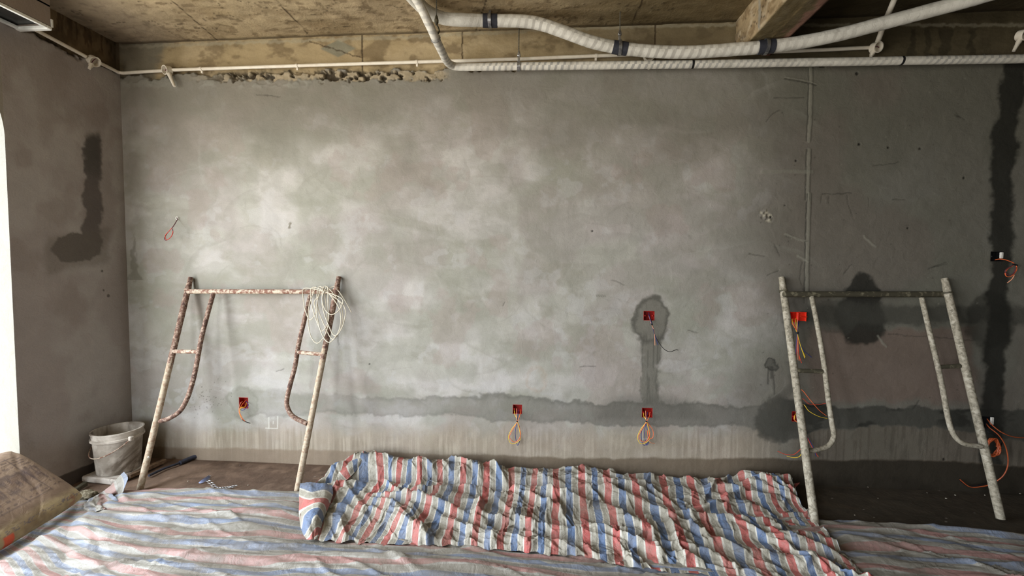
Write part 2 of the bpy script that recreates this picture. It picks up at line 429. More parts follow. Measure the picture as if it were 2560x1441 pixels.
edge = np.exp(-((py+jy-tops)/7)**2)*ss(800, 1250, px)+np.exp(-((py+jy-bots)/5)**2)*.5
base = mixc(base, S(90, 88, 80), bm*edge*.45)
base = mixc(base, wet2, bm*ss(1880, 1990, px)*.85)
base = mixc(base, wet3, bm*ss(.5, .62, fbm(X*5, Z*9, 40, 4))*ss(1900, 2050, px)*.7)
def ell(cx, cy_, rx, ry, s=.12, x_=None, y_=None):
    d = np.sqrt((((ux if x_ is None else x_)-cx)/rx)**2+(((uy if y_ is None else y_)-cy_)/ry)**2); return ss(1+s, 1-s, d), d
e, d = ell(1625, 802, 44, 56); stem = ss(6, -6, np.abs(ux-1624)-23)*ss(820, 850, py)*ss(1020, 1000, py)
key = np.maximum(e, stem)
base = mixc(base, S(116, 112, 102), key*.9)
base = mixc(base, S(84, 81, 74), e*ss(.72, .95, d)*.75); base = mixc(base, S(90, 87, 79), stem*ss(.45, .6, st)*.6)
base = mixc(base, S(90, 87, 79), ss(40, 0, np.abs(ux-1640)-0)*ss(860, 830, py)*0)
fl = ss(70, 20, np.abs(ux-1622)-(py-960)*1.1)*ss(975, 1005, py)*ss(1060, 1040, py); base = mixc(base, S(98, 95, 87), fl*.5)
e, d = ell(612, 1008, 40, 42); base = mixc(base, S(150, 148, 136), e*.5); base = mixc(base, S(128, 126, 114), e*ss(.75, .95, d)*.45)
e, d = ell(1345, 948, 26, 34); base = mixc(base, S(168, 146, 126), e*ss(.55, .9, d)*.3)
e1, d1 = ell(2155, 735, 38, 50); e2, d2 = ell(2150, 800, 60, 62)
sp1 = np.maximum(e1, e2); base = mixc(base, wet3, sp1*.9)
e, d = ell(2085, 790, 70, 42); base = mixc(base, wet2, e*.55)
hb = ss(755, 772, uy)*ss(818, 803, uy)*ss(2000, 2030, px); base = mixc(base, wet2, hb*.75)
e, d = ell(1995, 800, 38, 60); base = mixc(base, S(74, 72, 66), e*.5)
hb2 = ss(1975, 2005, px)*ss(2090, 2010, ux)*ss(800, 830, py)*ss(1010, 990, py); base = mixc(base, S(92, 86, 76), hb2*.5)
vb = ss(8, -8, np.abs(ux-np.interp(py, [160, 400, 640, 1000, 1240], [2538, 2510, 2500, 2486, 2480]))-np.interp(py, [160, 500, 1240], [34, 26, 30]))
base = mixc(base, wet3, vb*.92)
e, d = ell(2475, 800, 60, 70); base = mixc(base, wet3, e*.6)
e, d = ell(1935, 1050, 52, 58); base = mixc(base, wet2, e*.75)
arcd = ss(10, -6, np.abs(np.hypot(ux-1905, uy-930)-80)-9)*(ux > 1905)*(uy > 900); base = mixc(base, S(84, 80, 72), arcd*.55)
e, d = ell(1925, 912, 17, 13); base = mixc(base, S(66, 64, 58), e*(.55+.4*ss(.5, .9, d)))
for q in ([(1921, 918), (1921, 960)], [(1931, 918), (1936, 985)], [(1927, 918), (1929, 945)]):
    base = mixc(base, S(54, 52, 48), ss(4, .5, poly_d(px+wf1*5, py, q))*.6)
# damp foot of the wall
foot = np.interp(px, [330, 600, 800, 1200, 1500, 1650, 1900, 2050, 2300, 2560], [1116, 1121, 1126, 1138, 1146, 1146, 1147, 1150, 1151, 1166])
fm = ss(-3, 4, py+jy*.35-foot)
base = mixc(base, S(134, 116, 98), fm*ss(1500, 900, px)*.75)
base = mixc(base, S(110, 95, 78), fm*ss(900, 1400, px)*.85)
base = mixc(base, S(46, 41, 33), fm*ss(1750, 2100, px)*.9)
base = mixc(base, S(44, 38, 30), fm*ss(.42, .7, fbm(X*6, Z*12, 61, 4))*ss(1180, 1215, py+20*(st-.5))*.6)
# joint strips and scratches
def line(pts, w, c, a=.8, jit=2.5, rel=0.0):
    global base, rough_z
    d = poly_d(px+wf1*jit, py+wf2*jit, pts); m = ss(w+1.3, max(w-.8, .1), d)
    base = mixc(base, c, m*a); rough_z = rough_z+m*rel
LT = S(150, 146, 132); DK = S(52, 50, 44)
for seg in ([(2027, 172), (2025, 300), (2022, 352)], [(2022, 374), (2019, 480), (2018, 500)], [(2023, 485), (2019, 600), (2016, 735)], ):
    line(seg, 4.5, LT, .55, 1.5, .0025)
    line([(x-6, y) for x, y in seg], 1.2, DK, .8, 3); line([(x+6, y) for x, y in seg], .9, DK, .35, 3)
line([(1908, 430), (1970, 428), (2030, 430)], 4.5, S(140, 138, 124), .4, 3, .002)
line([(1962, 197), (2000, 203), (2040, 213)], 1.6, DK, .8, 2, -.002); line([(1962, 194), (2000, 200), (2040, 210)], 1.2, LT, .5, 2, .003)
for pts in ([(1935, 246), (2010, 243)], [(1915, 303), (1935, 282), (1950, 276)], [(2184, 414), (2205, 412), (2248, 406)], [(2055, 486), (2128, 483)],
            [(2054, 490), (2050, 510)], [(2116, 488), (2124, 520), (2132, 540)], [(2232, 498), (2262, 500)], [(2072, 492), (2072, 508)],
            [(1965, 590), (2020, 604)], [(1936, 612), (1950, 640)], [(1873, 635), (1910, 640)], [(2390, 282), (2402, 296)], [(2386, 286), (2412, 300)],
            [(2108, 684), (2130, 662)], [(2330, 670), (2366, 655)], [(2320, 672), (2368, 660)], [(2005, 655), (1998, 700), (2012, 740)], [(1450, 918), (1490, 915)],
            [(2010, 700), (2010, 758)], [(1920, 688), (1946, 676)], [(2220, 835), (2440, 852)], [(2284, 1023), (2298, 1003)], [(845, 840), (848, 862)], [(690, 928), (710, 922)],
            [(1530, 700), (1560, 712)], [(1720, 826), (1745, 832)], [(1262, 755), (1258, 764)], [(795, 195), (812, 180)], [(640, 236), (700, 242)]):
    line(pts, .9, DK, .5, 6, -.0015)
for pts in ([(2160, 590), (2188, 618)], [(1995, 640), (2020, 655)], [(1962, 585), (2000, 600), (2012, 602)], [(350, 772), (372, 765)], [(2195, 840), (2215, 868)]):
    line(pts, 2.2, LT, .6, 4, .002)
PEN = S(214, 210, 200)
for pts in ([(672, 1044), (672, 1072)], [(664, 1071), (694, 1072), (694, 1042)], [(683, 1054), (683, 1060)], [(1606, 1074), (1606, 1100)], [(1608, 1098), (1624, 1098)]):
    line(pts, .7, PEN, .75, .5)
for k_ in range(5): line([(1492+k_*5, 738), (1493+k_*5, 742)], .8, DK, .5, 1)
e, d = ell(728, 568, 5, 6, .3); base = mixc(base, S(112, 106, 90), e*.8)
for (a, b, r) in ((2143, 184, 4), (2148, 361, 3.5), (2221, 369, 3), (1962, 514, 2), (1481, 578, 2.5), (924, 911, 2), (2360, 1149, 3), (2300, 372, 3), (2270, 571, 2.5), (1990, 402, 3), (2410, 445, 3)):
    e = ss(r+1, r-1, np.hypot(px-a, py-b)); base = mixc(base, S(28, 26, 22), e*.85); rough_z -= e*.004
rng = np.random.default_rng(4)
for _ in range(60):
    a, b = rng.normal(525, 26), rng.normal(995, 22); e = ss(1.7, .4, np.hypot(px-a, py-b)); base = mixc(base, S(60, 56, 48), e*.6)
for _ in range(110):
    a, b = rng.uniform(1900, 2450), rng.uniform(180, 1000); e = ss(rng.uniform(1.5, 3.2), .5, np.hypot(px-a, (py-b)*rng.uniform(.7, 1.6))); base = mixc(base, S(52, 50, 44) if rng.random() < .7 else LT, e*.55)
# chipped hole with broken pale edge
ch = ss(1.2, .7, np.hypot((ux-1922)/17, (uy-543)/15)); base = mixc(base, S(176, 168, 150), ch*ss(.45, .6, fbm(X*45, Z*45, 77, 3))*.9)
rough_z += ch*(fbm(X*60, Z*60, 78, 3)-.5)*.02
e = ss(4, 2, np.hypot(px-1926, py-543)); base = mixc(base, S(20, 18, 15), e)
# ragged top of the plaster: above it the cast beam face
topy = np.interp(px, [298, 340, 420, 450, 600, 800, 1120, 1400, 1640, 1900, 2560], [186, 188, 196, 190, 180, 178, 172, 166, 162, 158, 140])
topy = topy+(w2*34+wf2*16)*1.0
beam = ss(-2, 2, topy-py)
cav = ss(430, 640, px)*ss(1130, 1100, px)*ss(204, 196, py+wf2*22)*ss(172, 182, py+wf1*10)
cavn = ss(.50, .56, fbm(X*22, Z*30, 90, 4))
bc = np.zeros(X.shape+(3,))+S(172, 152, 117)
bc = mixc(bc, S(184, 164, 130), ss(.45, .65, fbm(X*3, Z*6, 14, 5)))
bc = mixc(bc, S(120, 102, 76), ss(.54, .70, fbm(X*7, Z*11, 15, 6))*.7)
bc = mixc(bc, S(124, 118, 104), ss(420, 395, ux+(py-110)*.3)*.85)
bc = mixc(bc, S(134, 130, 112), ss(1.1, .9, np.abs(px-842)/45+np.abs(py-118)/22)*.9)
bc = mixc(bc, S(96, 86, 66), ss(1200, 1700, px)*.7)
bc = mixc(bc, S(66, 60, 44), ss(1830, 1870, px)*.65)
bc = mixc(bc, S(176, 168, 146), ss(6, 2, np.abs(py-np.interp(px, [298, 640, 1040, 1500, 1836], [113, 102, 88, 64, 58])+wf2*10))*.45)
for a in (903, 1154, 1640): bc = mixc(bc, S(60, 46, 32), ss(2.6, 1.2, np.abs(px-a+wf1*4))*.85)
bc = mixc(bc, S(70, 56, 40), ss(2.2, .8, np.abs((px-770)*.32-(py-100)+wf1*6))*(px > 770)*(px < 905)*.8)
for a in (2290, 2330, 2370, 2430): bc = mixc(bc, S(40, 36, 26), ss(10, 6, np.abs(ux-a))*ss(60, 75, py)*.5)
low = ss(20, 0, topy-py); bc = mixc(bc, S(92, 80, 60), low*.5)
base = base*(1-beam[..., None])+bc*beam[..., None]
base = mixc(base, S(178, 160, 130), cav*.7); base = mixc(base, S(48, 38, 28), cav*cavn*.9)
rim = np.exp(-((topy-py)/4)**2); base = mixc(base, S(70, 64, 52), rim*ss(.45, .6, fbm(X*16, Z*16, 92, 3))*.75)
smear = np.exp(-((py-206-wf2*20)/12)**2)*ss(1300, 600, px); base = mixc(base, S(146, 144, 134), smear*ss(.5, .6, fbm(X*9, Z*14, 93, 3))*.5)
dep = 0.0030*(swirl-.5)*2 + .0015*(fbm(X*12, Z*12, 95, 4)-.5)*2
Yd = dep + rough_z*1.0
Yd = -Yd*1.0
Yd = Yd + beam*0.022 + cav*(cavn*.03+.4*fbm(X*25, Z*25, 96, 3)*.03) + beam*(fbm(X*9, Z*16, 97, 4)-.5)*.01
Yd -= smear*ss(.5, .6, fbm(X*9, Z*14, 93, 3))*.006
bn = 3*STEP
nearbox = np.zeros_like(X)
for (x0, x1, z0, z1) in BR.values():
    dd = np.maximum(np.maximum(x0-X, X-x1), np.maximum(z0-Z, Z-z1)); nearbox = np.maximum(nearbox, ss(.03, .008, dd))
Yd = Yd*(1-nearbox)
Yd[0, :] = 0; Yd[:, 0] = 0
P[..., 1] = Yd
xc = (xs[1:]+xs[:-1])/2; zc = (zs[1:]+zs[:-1])/2; XC, ZC = np.meshgrid(xc, zc, indexing='ij')
keep = np.ones(XC.shape, bool)
for (x0, x1, z0, z1) in BR.values(): keep &= ~((XC > x0) & (XC < x1) & (ZC > z0) & (ZC < z1))
pc = on_wall(444, 546); keep &= ~(np.hypot(XC-pc[0], ZC-pc[2]) < .010)
base = base*np.array([.972, 1.0, .995])
slab = np.array([(x, y, z) for x in (-.24, XR) for y in (.066, .30) for z in (-.02, HC+.1)], float)
slf = np.array([(0, 1, 3, 2), (4, 6, 7, 5), (0, 4, 5, 1), (2, 3, 7, 6), (0, 2, 6, 4), (1, 5, 7, 3)])
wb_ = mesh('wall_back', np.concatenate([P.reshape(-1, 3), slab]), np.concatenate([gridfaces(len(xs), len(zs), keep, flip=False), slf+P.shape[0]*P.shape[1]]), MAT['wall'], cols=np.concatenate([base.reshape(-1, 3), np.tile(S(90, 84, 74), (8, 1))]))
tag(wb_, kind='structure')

# ------------------------------------------------------------------ the left wall with its arched openings
def arch_z(y):
    for a, b in ARCHES:
        if b < y < a:
            d = min(a-y, y-b)
            return ARCH_SP+math.sqrt(max(0, ARCH_R**2-max(0, ARCH_R-d)**2)) if d < ARCH_R else ARCH_TOP
    return None
def cat_mesh(parts):
    V = []; F = []; C = []; n = 0
    for v, f, c in parts: V.append(v); F.append(f+n); C.append(c); n += len(v)
    return np.concatenate(V), np.concatenate(F), np.concatenate(C)
ys = fine([], -0.78, 0, STEP); ys[0] = -0.78; ys[-1] = 0
Y2, Z2 = np.meshgrid(ys, zs, indexing='ij'); PL = np.stack([np.zeros_like(Y2), Y2, Z2], -1); lx, ly = proj(PL)
v1 = (fbm(Y2*9, Z2*9, 103, 5)-.5); v2 = (fbm(Y2*9, Z2*9, 131, 5)-.5); vf = (fbm(Y2*40, Z2*40, 132, 4)-.5)
qx, qy = lx+v1*26+vf*8, ly+v2*30+vf*8
c = np.zeros(Y2.shape+(3,))+S(168, 158, 150)
c = mixc(c, S(180, 173, 164), ss(.45, .65, fbm(Y2*3, Z2*2.4, 104, 5))*.7)
c = mixc(c, S(152, 140, 131), ss(.5, .68, fbm(Y2*4, Z2*3, 105, 5))*.6)
c = mixc(c, S(116, 106, 92), ss(290, 318, lx)*.3)
Lw = np.maximum(ss(5, -5, np.abs(qx-231)-23)*ss(322, 345, qy)*ss(640, 610, qy), ss(1.08, .92, np.hypot((qx-192)/66, (qy-618-(192-qx)*.12)/37)))
c = mixc(c, S(98, 90, 84), Lw*.88)
c = mixc(c, S(74, 72, 66), ss(8, -8, np.abs(qx-231)-20)*ss(322, 345, qy)*ss(470, 400, qy)*.6)
ring = ss(20, -4, np.abs(qy-620-(215-qx)*.22)-38)*ss(100, 120, qx)*ss(285, 262, qx); c = mixc(c, S(112, 104, 92), ring*.45)
for (a, b, r) in ((255, 678, 3), (259, 726, 2.5), (271, 740, 4)): c = mixc(c, S(60, 54, 48), ss(r+1, r-1, np.hypot(lx-a, ly-b))*.7)
c = mixc(c, S(112, 106, 98), ss(-3, 3, np.hypot(0, 1)*(Z2*-1+.115)*200)*.0)
c = mixc(c, S(60, 50, 42), ss(.105, .095, Z2+v1*.02)*.8)
tl = 3.155+v2*.09+vf*.03; bmL = ss(-.006, .006, Z2-tl)
cb = np.zeros_like(c)+S(128, 108, 80); cb = mixc(cb, S(100, 84, 62), ss(.45, .65, fbm(Y2*9, Z2*5, 106, 5))); cb = mixc(cb, S(82, 74, 60), ss(-.12, -.02, Y2)*.6)
cb = mixc(cb, S(64, 48, 34), ss(.5, .6, fbm(Y2*50, Z2*9, 107, 4))*ss(3.2, 3.3, Z2)*.6)
c = c*(1-bmL[..., None])+cb*bmL[..., None]
rimL = np.exp(-((Z2-tl)/.014)**2); c = mixc(c, S(56, 48, 40), rimL*ss(.42, .55, fbm(Y2*18, Z2*18, 108, 3))*.8)
c = c*np.array([.97, 1.0, 1.04]); PL[..., 0] = 0.003*(fbm(Y2*5, Z2*5, 110, 4)-.5)-bmL*.02-rimL*.012*ss(.42, .55, fbm(Y2*18, Z2*18, 108, 3))
PL[0, :, 0] = np.minimum(PL[0, :, 0], 0)*0; PL[:, 0, 0] = 0; PL[-1, :, 0] = 0
parts = [(PL.reshape(-1, 3), gridfaces(len(ys), len(zs), flip=True), c.reshape(-1, 3))]
LWC = S(158, 152, 140); JAMB = S(124, 123, 115)
def strip(pts_a, pts_b, col, flip=False):
    a = np.array(pts_a); b = np.array(pts_b); n = len(a)
    g = np.stack([a, b], 1).reshape(-1, 3)
    f = np.array([(2*i, 2*i+2, 2*i+3, 2*i+1) for i in range(n-1)]); f = f[:, ::-1] if flip else f
    parts.append((g, f, np.tile(col, (len(g), 1))))
T = 0.24
yall = sorted(set([0.0, -0.78, YF] + [round(a, 4) for ab in ARCHES for a in ab] + [round(ab[1]+(ab[0]-ab[1])*t, 4) for ab in ARCHES for t in (0.5-0.5*np.cos(np.linspace(0, math.pi, 49)))]), reverse=True)
for xw, flip in ((0.0, False), (-T, True)):
    for y0, y1 in zip(yall[:-1], yall[1:]):
        if xw == 0.0 and y0 > -0.78+1e-6: continue
        ymid = (y0+y1)/2; open_ = arch_z(ymid) is not None
        za = (arch_z(y0+(-1e-6)) or ARCH_SP) if open_ else 0.0; zb = (arch_z(y1+1e-6) or ARCH_SP) if open_ else 0.0
        strip([(xw, y0, za), (xw, y0, HC+.1)], [(xw, y1, zb), (xw, y1, HC+.1)], LWC, flip)
for a, b in ARCHES:
    yy = [a-1e-5]+[y for y in yall if b < y < a]+[b+1e-5]
    out = [(a, 0.0)]+[(y, arch_z(y) or ARCH_SP) for y in yy]+[(b, 0.0)]
    strip([(0, y, z) for y, z in out], [(-T, y, z) for y, z in out], JAMB)
V_, F_, C_ = cat_mesh(parts)
wl = mesh('wall_left', V_, F_, MAT['wall'], cols=C_, smooth=False); tag(wl, kind='structure')

# ------------------------------------------------------------------ floor, ceiling, the unseen walls
fx = np.concatenate([np.linspace(-T, -.02, 6), np.arange(0, 7.3, .012), np.linspace(7.4, XR, 8)]); fy = np.concatenate([np.linspace(YF, -1.7, 12), np.arange(-1.6, 0.001, .010)]); fy[-1] = 0
X3, Y3 = np.meshgrid(fx, fy, indexing='ij')
n1 = fbm(X3*2, Y3*5, 200, 5); n2 = fbm(X3*14, Y3*14, 201, 5)
c = np.zeros(X3.shape+(3,))+S(134, 111, 93)
c = mixc(c, S(104, 84, 69), ss(.45, .65, n1)); c = mixc(c, S(136, 114, 96), ss(.55, .72, n2)*.6)
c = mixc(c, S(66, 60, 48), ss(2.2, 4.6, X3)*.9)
c = mixc(c, S(96, 80, 60), ss(.60, .70, fbm(X3*1.2, Y3*6+X3*1.2, 203, 4))*ss(5.2, 5.6, X3)*ss(-.2, -.3, Y3)*.5)
c = mixc(c, S(190, 180, 166), (vn(X3*55, Y3*55, 204) > .985)*.6)
zf = (n2-.5)*.007*(1-.6*ss(3, 5, X3))+(n1-.5)*.010; zf[:, -1] = 0; zf[X3 < 0] = 0
zf -= ss(-.02, 0, Y3)*zf
pf = np.stack([X3, Y3, zf], -1)
tag(mesh('floor', pf.reshape(-1, 3), gridfaces(len(fx), len(fy)), MAT['floor'], cols=c.reshape(-1, 3)), kind='structure')

gx = np.concatenate([np.arange(-T, 7.3, .012), np.linspace(7.4, XR, 8)]); gy = np.concatenate([np.linspace(YF, -1.3, 12), np.arange(-1.2, 0.05, .012)])
X4, Y4 = np.meshgrid(gx, gy, indexing='ij'); cx4, cy4 = proj(np.stack([X4, np.maximum(Y4, -2.5), np.full_like(X4, HC)], -1))
c = np.zeros(X4.shape+(3,))+S(184, 163, 128)
n1 = fbm(X4*2.2, Y4*6, 210, 6); n2 = fbm(X4*7, Y4*18, 211, 6); n3 = fbm(X4*2.5, Y4*2.5, 212, 4)
c = mixc(c, S(152, 130, 96), ss(.42, .68, n1)*.7); c = mixc(c, S(194, 172, 138), ss(.52, .66, n3)*.5)
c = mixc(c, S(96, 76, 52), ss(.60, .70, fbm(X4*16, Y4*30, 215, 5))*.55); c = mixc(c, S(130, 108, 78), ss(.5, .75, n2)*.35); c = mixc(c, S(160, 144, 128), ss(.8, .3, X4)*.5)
c = mixc(c, S(112, 96, 64), ss(3.1, 4.2, X4)*.8); c = mixc(c, S(58, 52, 38), ss(4.9, 5.0, X4)*.75)  # right of the cross beam its shadow is painted into the ceiling colour
for xa, xb in ((.83, .93), (1.60, 1.62), (2.9, 3.14), (4.05, 4.1)):
    c = mixc(c, S(58, 44, 28), ss(.007, .002, np.abs(X4-(xa+(xb-xa)*(-Y4)*1.5)+ (n2-.5)*.01))*.9)
rg = np.abs(fbm(X4*2.2, Y4*5, 214, 5)-.5); c = mixc(c, S(56, 42, 28), ss(.006, .001, rg)*.7)
c = mixc(c, S(52, 42, 28), ss(-.02, .0, Y4)*.6)
c = c*np.array([.96, 1.0, 1.03]); zc_ = HC+(n1-.5)*.01+(n2-.5)*.006-ss(.01, .0, rg)*.003
pf = np.stack([X4, Y4, zc_], -1)
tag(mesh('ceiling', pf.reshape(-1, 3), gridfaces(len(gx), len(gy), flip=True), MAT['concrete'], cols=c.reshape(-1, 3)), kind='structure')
def plain(name, boxes, m, col):
    b = MB()
    for c0, c1 in boxes: b.box((np.array(c0)+np.array(c1))/2, np.abs(np.array(c1)-np.array(c0)))
    return tag(mesh(name, b.v, b.f, m, smooth=False, cols=np.tile(col, (len(b.v), 1))), kind='structure')
plain('wall_right', [((XR, YF, 0), (XR+.2, 0, HC))], MAT['wall'], S(120, 114, 102))
w0, w1_, z0, z1 = FILL_OPENING
plain('wall_front', [((-T, YF-.24, 0), (w0, YF, HC)), ((w1_, YF-.24, 0), (XR, YF, HC)), ((w0, YF-.24, 0), (w1_, YF, z0)), ((w0, YF-.24, z1), (w1_, YF, HC))], MAT['wall'], S(140, 134, 122))

# cross beam under the ceiling, right
bx0, bx1, bz = 4.80, 5.045, 3.15
by = np.arange(-2.0, .03, .012); ring_pts = []
for t in np.linspace(0, 1, 22): ring_pts.append((bx0, HC+.01-(HC+.01-bz)*t))
for t in np.linspace(0, 1, 22)[1:]: ring_pts.append((bx0+(bx1-bx0)*t, bz))
for t in np.linspace(0, 1, 22)[1:]: ring_pts.append((bx1, bz+(HC+.01-bz)*t))
rp = np.array(ring_pts); by = np.concatenate([[YF], by])
B = np.zeros((len(rp), len(by), 3)); B[..., 0] = rp[:, 0][:, None]; B[..., 2] = rp[:, 1][:, None]; B[..., 1] = by[None, :]
par = np.linspace(0, 3, len(rp))[:, None]+B[..., 1]*0; nb = fbm(B[..., 1]*8, par*4, 220, 5); nb2 = fbm(B[..., 1]*20, par*9, 221, 4)
dn = (nb-.5)*.012+(nb2-.5)*.008
B[..., 0] += dn*np.where(par < 1, -1, np.where(par > 2, 1, 0)); B[..., 2] += np.where((par > .98) & (par < 2.02), -dn*.5, 0)
cr3 = np.abs(fbm(B[..., 1]*5, par*3, 222, 5)-.5)
c = np.zeros(B.shape)+S(176, 156, 122); c = mixc(c, S(198, 182, 154), ss(.5, .66, nb)*.8); c = mixc(c, S(120, 98, 68), ss(.52, .64, nb2)*.6)
c = mixc(c, S(50, 38, 26), ss(.012, .003, cr3)*.8*(par < 1)); c = mixc(c, S(160, 160, 150), ss(.02, .01, np.abs(B[..., 1]+.32+par*.02))*(par < 1)*.7)
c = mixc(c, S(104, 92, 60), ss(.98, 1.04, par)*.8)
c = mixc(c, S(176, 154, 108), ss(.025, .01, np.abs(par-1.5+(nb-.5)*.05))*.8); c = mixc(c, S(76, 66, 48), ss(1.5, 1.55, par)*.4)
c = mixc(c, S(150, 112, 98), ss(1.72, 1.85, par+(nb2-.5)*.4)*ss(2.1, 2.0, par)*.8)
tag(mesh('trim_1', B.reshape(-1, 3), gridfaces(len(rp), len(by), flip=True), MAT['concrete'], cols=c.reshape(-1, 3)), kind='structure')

# plastered bulkhead over the arches with a white slot frame under it
KX, KY, KZ = 0.225, -0.675, 3.138
b = MB(); b.box((KX/2, (KY+YF)/2, (HC+KZ+.14)/2), (KX, abs(YF-KY), HC-KZ-.14)); b.box((KX-.012, (KY+YF)/2, KZ+.085), (.024, abs(YF-KY), .13)); b.box((KX/2-.013, KY-.012, KZ+.085), (KX-.026, .02, .13))
o = mesh('trim_2', b.v, b.f, MAT['wall'], smooth=False, cols=np.tile(S(150, 138, 128), (len(b.v), 1))); tag(o, kind='structure')
fr = empty('slot_frame', (KX/2, KY, KZ), 'white metal slot frame with dark inside, under the bulkhead on the left wall', 'frame')
f1 = MB(); L = 1.6; ym = KY-L/2
f1.box((.012, ym, KZ+.008), (.024, L, .018), bev=.002); f1.box((KX-.008, ym, KZ+.008), (.018, L, .018), bev=.002)
f1.box((KX/2, KY-.008, KZ+.006), (KX+.006, .032, .024), bev=.005)
f1.box((KX+.004, KY+.004, KZ+.04), (.006, .012, .05), bev=.001)
f1.build('rail', MAT['white_metal'], fr)
f2 = MB(); f2.box((KX/2, ym-.002, KZ+.028), (KX-.026, L-.03, .010)); f2.build('slot_liner', speck('dark_slot_liner', S(24, 25, 27), S(52, 52, 50), 6, .25, bump=.02), fr)  # dark liner set low in the slot, standing in for its shaded hollow
f3 = MB(); f3.box((.11, KY-.26, KZ+.018), (.15, .012, .008), bev=.002); f3.box((.07, KY-.36, KZ+.018), (.035, .18, .008), bev=.002); f3.build('bracket', MAT['white_plastic'], fr)

# ------------------------------------------------------------------ pipes, conduit and hangers
def uvtube(name, pts, r, m, parent, n=20, pr=None):
    Q = np.array(pts); b = MB(); rr = r if pr is None else pr
    seg = np.r_[0, np.cumsum(np.linalg.norm(np.diff(Q, axis=0), axis=1))]
    T_ = np.gradient(Q, axis=0); T_ /= np.linalg.norm(T_, axis=1)[:, None]; u = np.cross(T_[0], [0, 0, 1.0]); u /= np.linalg.norm(u)
    V = []; UVv = []
    for i in range(len(Q)):
        u = u-T_[i]*np.dot(u, T_[i]); u /= np.linalg.norm(u); w = np.cross(T_[i], u)
        for k in range(n+1):
            an = 2*math.pi*k/n; wob = 1+.05*(vn(np.array(seg[i]*38), np.array(k*1.0), 5)-.5)
            V.append(Q[i]+r*wob*(math.cos(an)*u+math.sin(an)*w)); UVv.append((seg[i], k/n))
    return mesh(name, np.array(V), gridfaces(len(Q), n+1), m, parent, uv=np.array(UVv))
def pipe_pts(spec, n=10): return cat([hit(x, y, ax, v) for x, y, ax, v in spec], n)
big_spec = [(985, -60, 2, 3.30), (1030, -8, 2, 3.325), (1068, 28, 2, 3.325), (1110, 46, 2, 3.325), (1160, 50, 2, 3.325), (1225, 52, 1, -.225), (1300, 53, 1, -.22), (1350, 60, 1, -.21), (1410, 80, 1, -.20),
            (1480, 105, 1, -.18), (1550, 120, 1, -.16), (1640, 129, 1, -.16), (1735, 130, 1, -.17), (1830, 124, 1, -.19), (1915, 117, 1, -.21), (2000, 106, 1, -.23),
            (2100, 86, 1, -.27), (2200, 60, 1, -.31), (2320, 28, 1, -.37), (2430, -2, 1, -.44), (2560, -40, 1, -.52)]
bp = pipe_pts(big_spec)
A1 = empty('insulated_pipe', bp[60], 'thick white wrapped pipe snaking along under the ceiling', 'pipe', None)
uvtube('insulation', bp, .041, MAT['wrap_big'], A1, 24)
for i, x in ((0, 1225), (1, 1549), (2, 1914)):
    # rubber pads where the clamps grip the pipe
    k = int(np.argmin([abs(proj(q)[0]-x) for q in bp])); sub = bp[k-3:k+4]
    c0 = np.array(bp[k]); t = np.array(bp[k+1])-np.array(bp[k-1]); t /= np.linalg.norm(t)
    b = MB(); b.tube([c0-t*.052, c0-t*.05, c0+t*.05, c0+t*.052], [.0405, .0445, .0445, .0405], 24); b.build('rubber_pad', MAT['rubber'], A1)
def hanger(x, y, y_off, rad, label, name='pipe_hanger', tilt=0.0, rodx=None):
    c0 = hit(x, y, 1, y_off)
    h = empty(name, (c0[0], c0[1], c0[2]), label, 'pipe hanger', 'threaded rod hangers of the wrapped pipes')
    b = MB(); n = 28; pts = [(c0[0]+0*math.sin(a), c0[1]+math.sin(a)*(rad+.003), c0[2]+math.cos(a)*(rad+.003)) for a in np.linspace(0, 2*math.pi, n+1)[:-1]]
    # flat clamp band
    V = []
    for q in pts:
        d = np.array(q)-c0; d /= np.linalg.norm(d)
        for dx_, e_ in ((-.011, 0), (.011, 0), (.011, .003), (-.011, .003)): V.append(np.array(q)+np.array([dx_, 0, 0])+d*e_)
    F = []
    for i in range(n):
        j = (i+1) % n
        for k in range(4): F.append((i*4+k, i*4+(k+1) % 4, j*4+(k+1) % 4, j*4+k))
    b.add(V, F)
    top = c0[2]+rad
    b.box((c0[0], c0[1]-.004, top+.022), (.016, .006, .045), bev=.001); b.box((c0[0], c0[1]+.004, top+.022), (.016, .004, .045), bev=.001)
    b.box((c0[0], c0[1], top+.050), (.024, .022, .018), bev=.003)
    b.build('clamp', MAT['zinc'], h)
    b = MB(); b.tube([(c0[0], c0[1], top+.04), (c0[0], c0[1], HC)], .0035, 8); rod_ = b.build('rod', MAT['rod'], h)
    b = MB(); b.lathe([(0, .022), (.006, .022), (.006, .016), (.009, .012), (.009, .0), (0, 0)], (c0[0], c0[1], top+.058), 6); b.build('nut', MAT['zinc'], rod_, smooth=False)
    return h
hanger(1225, 52, -.225, .0445, 'zinc clamp hanger holding the thick pipe close under the ceiling, over its left rubber pad')
hanger(1549, 120, -.16, .0445, 'zinc clamp hanger on a visible rod holding the thick pipe at its lowest sweep')
hanger(1914, 117, -.21, .0445, 'dark clamp hanger on the thick pipe below the concrete cross beam')
small_spec = [(1004, -50, 1, -.76), (1042, 0, 1, -.65), (1070, 55, 1, -.56), (1089, 97, 1, -.47), (1106, 132, 1, -.33), (1117, 153, 1, -.20), (1131, 164, 1, -.115), (1155, 167.5, 1, -.10), (1220, 167, 1, -.10), (1297, 166, 1, -.10)]
x_ = 1380
while x_ <= 2660: small_spec.append((x_, float(np.interp(x_, [1297, 1730, 2250, 2560, 2700], [166, 161, 152, 147, 143])), 1, -.10)); x_ += 90
spp = pipe_pts(small_spec)
spp += [spp[-1]+(np.array([XR, -.10, spp[-1][2]+.06])-spp[-1])*t for t in np.linspace(.05, 1, 16)]
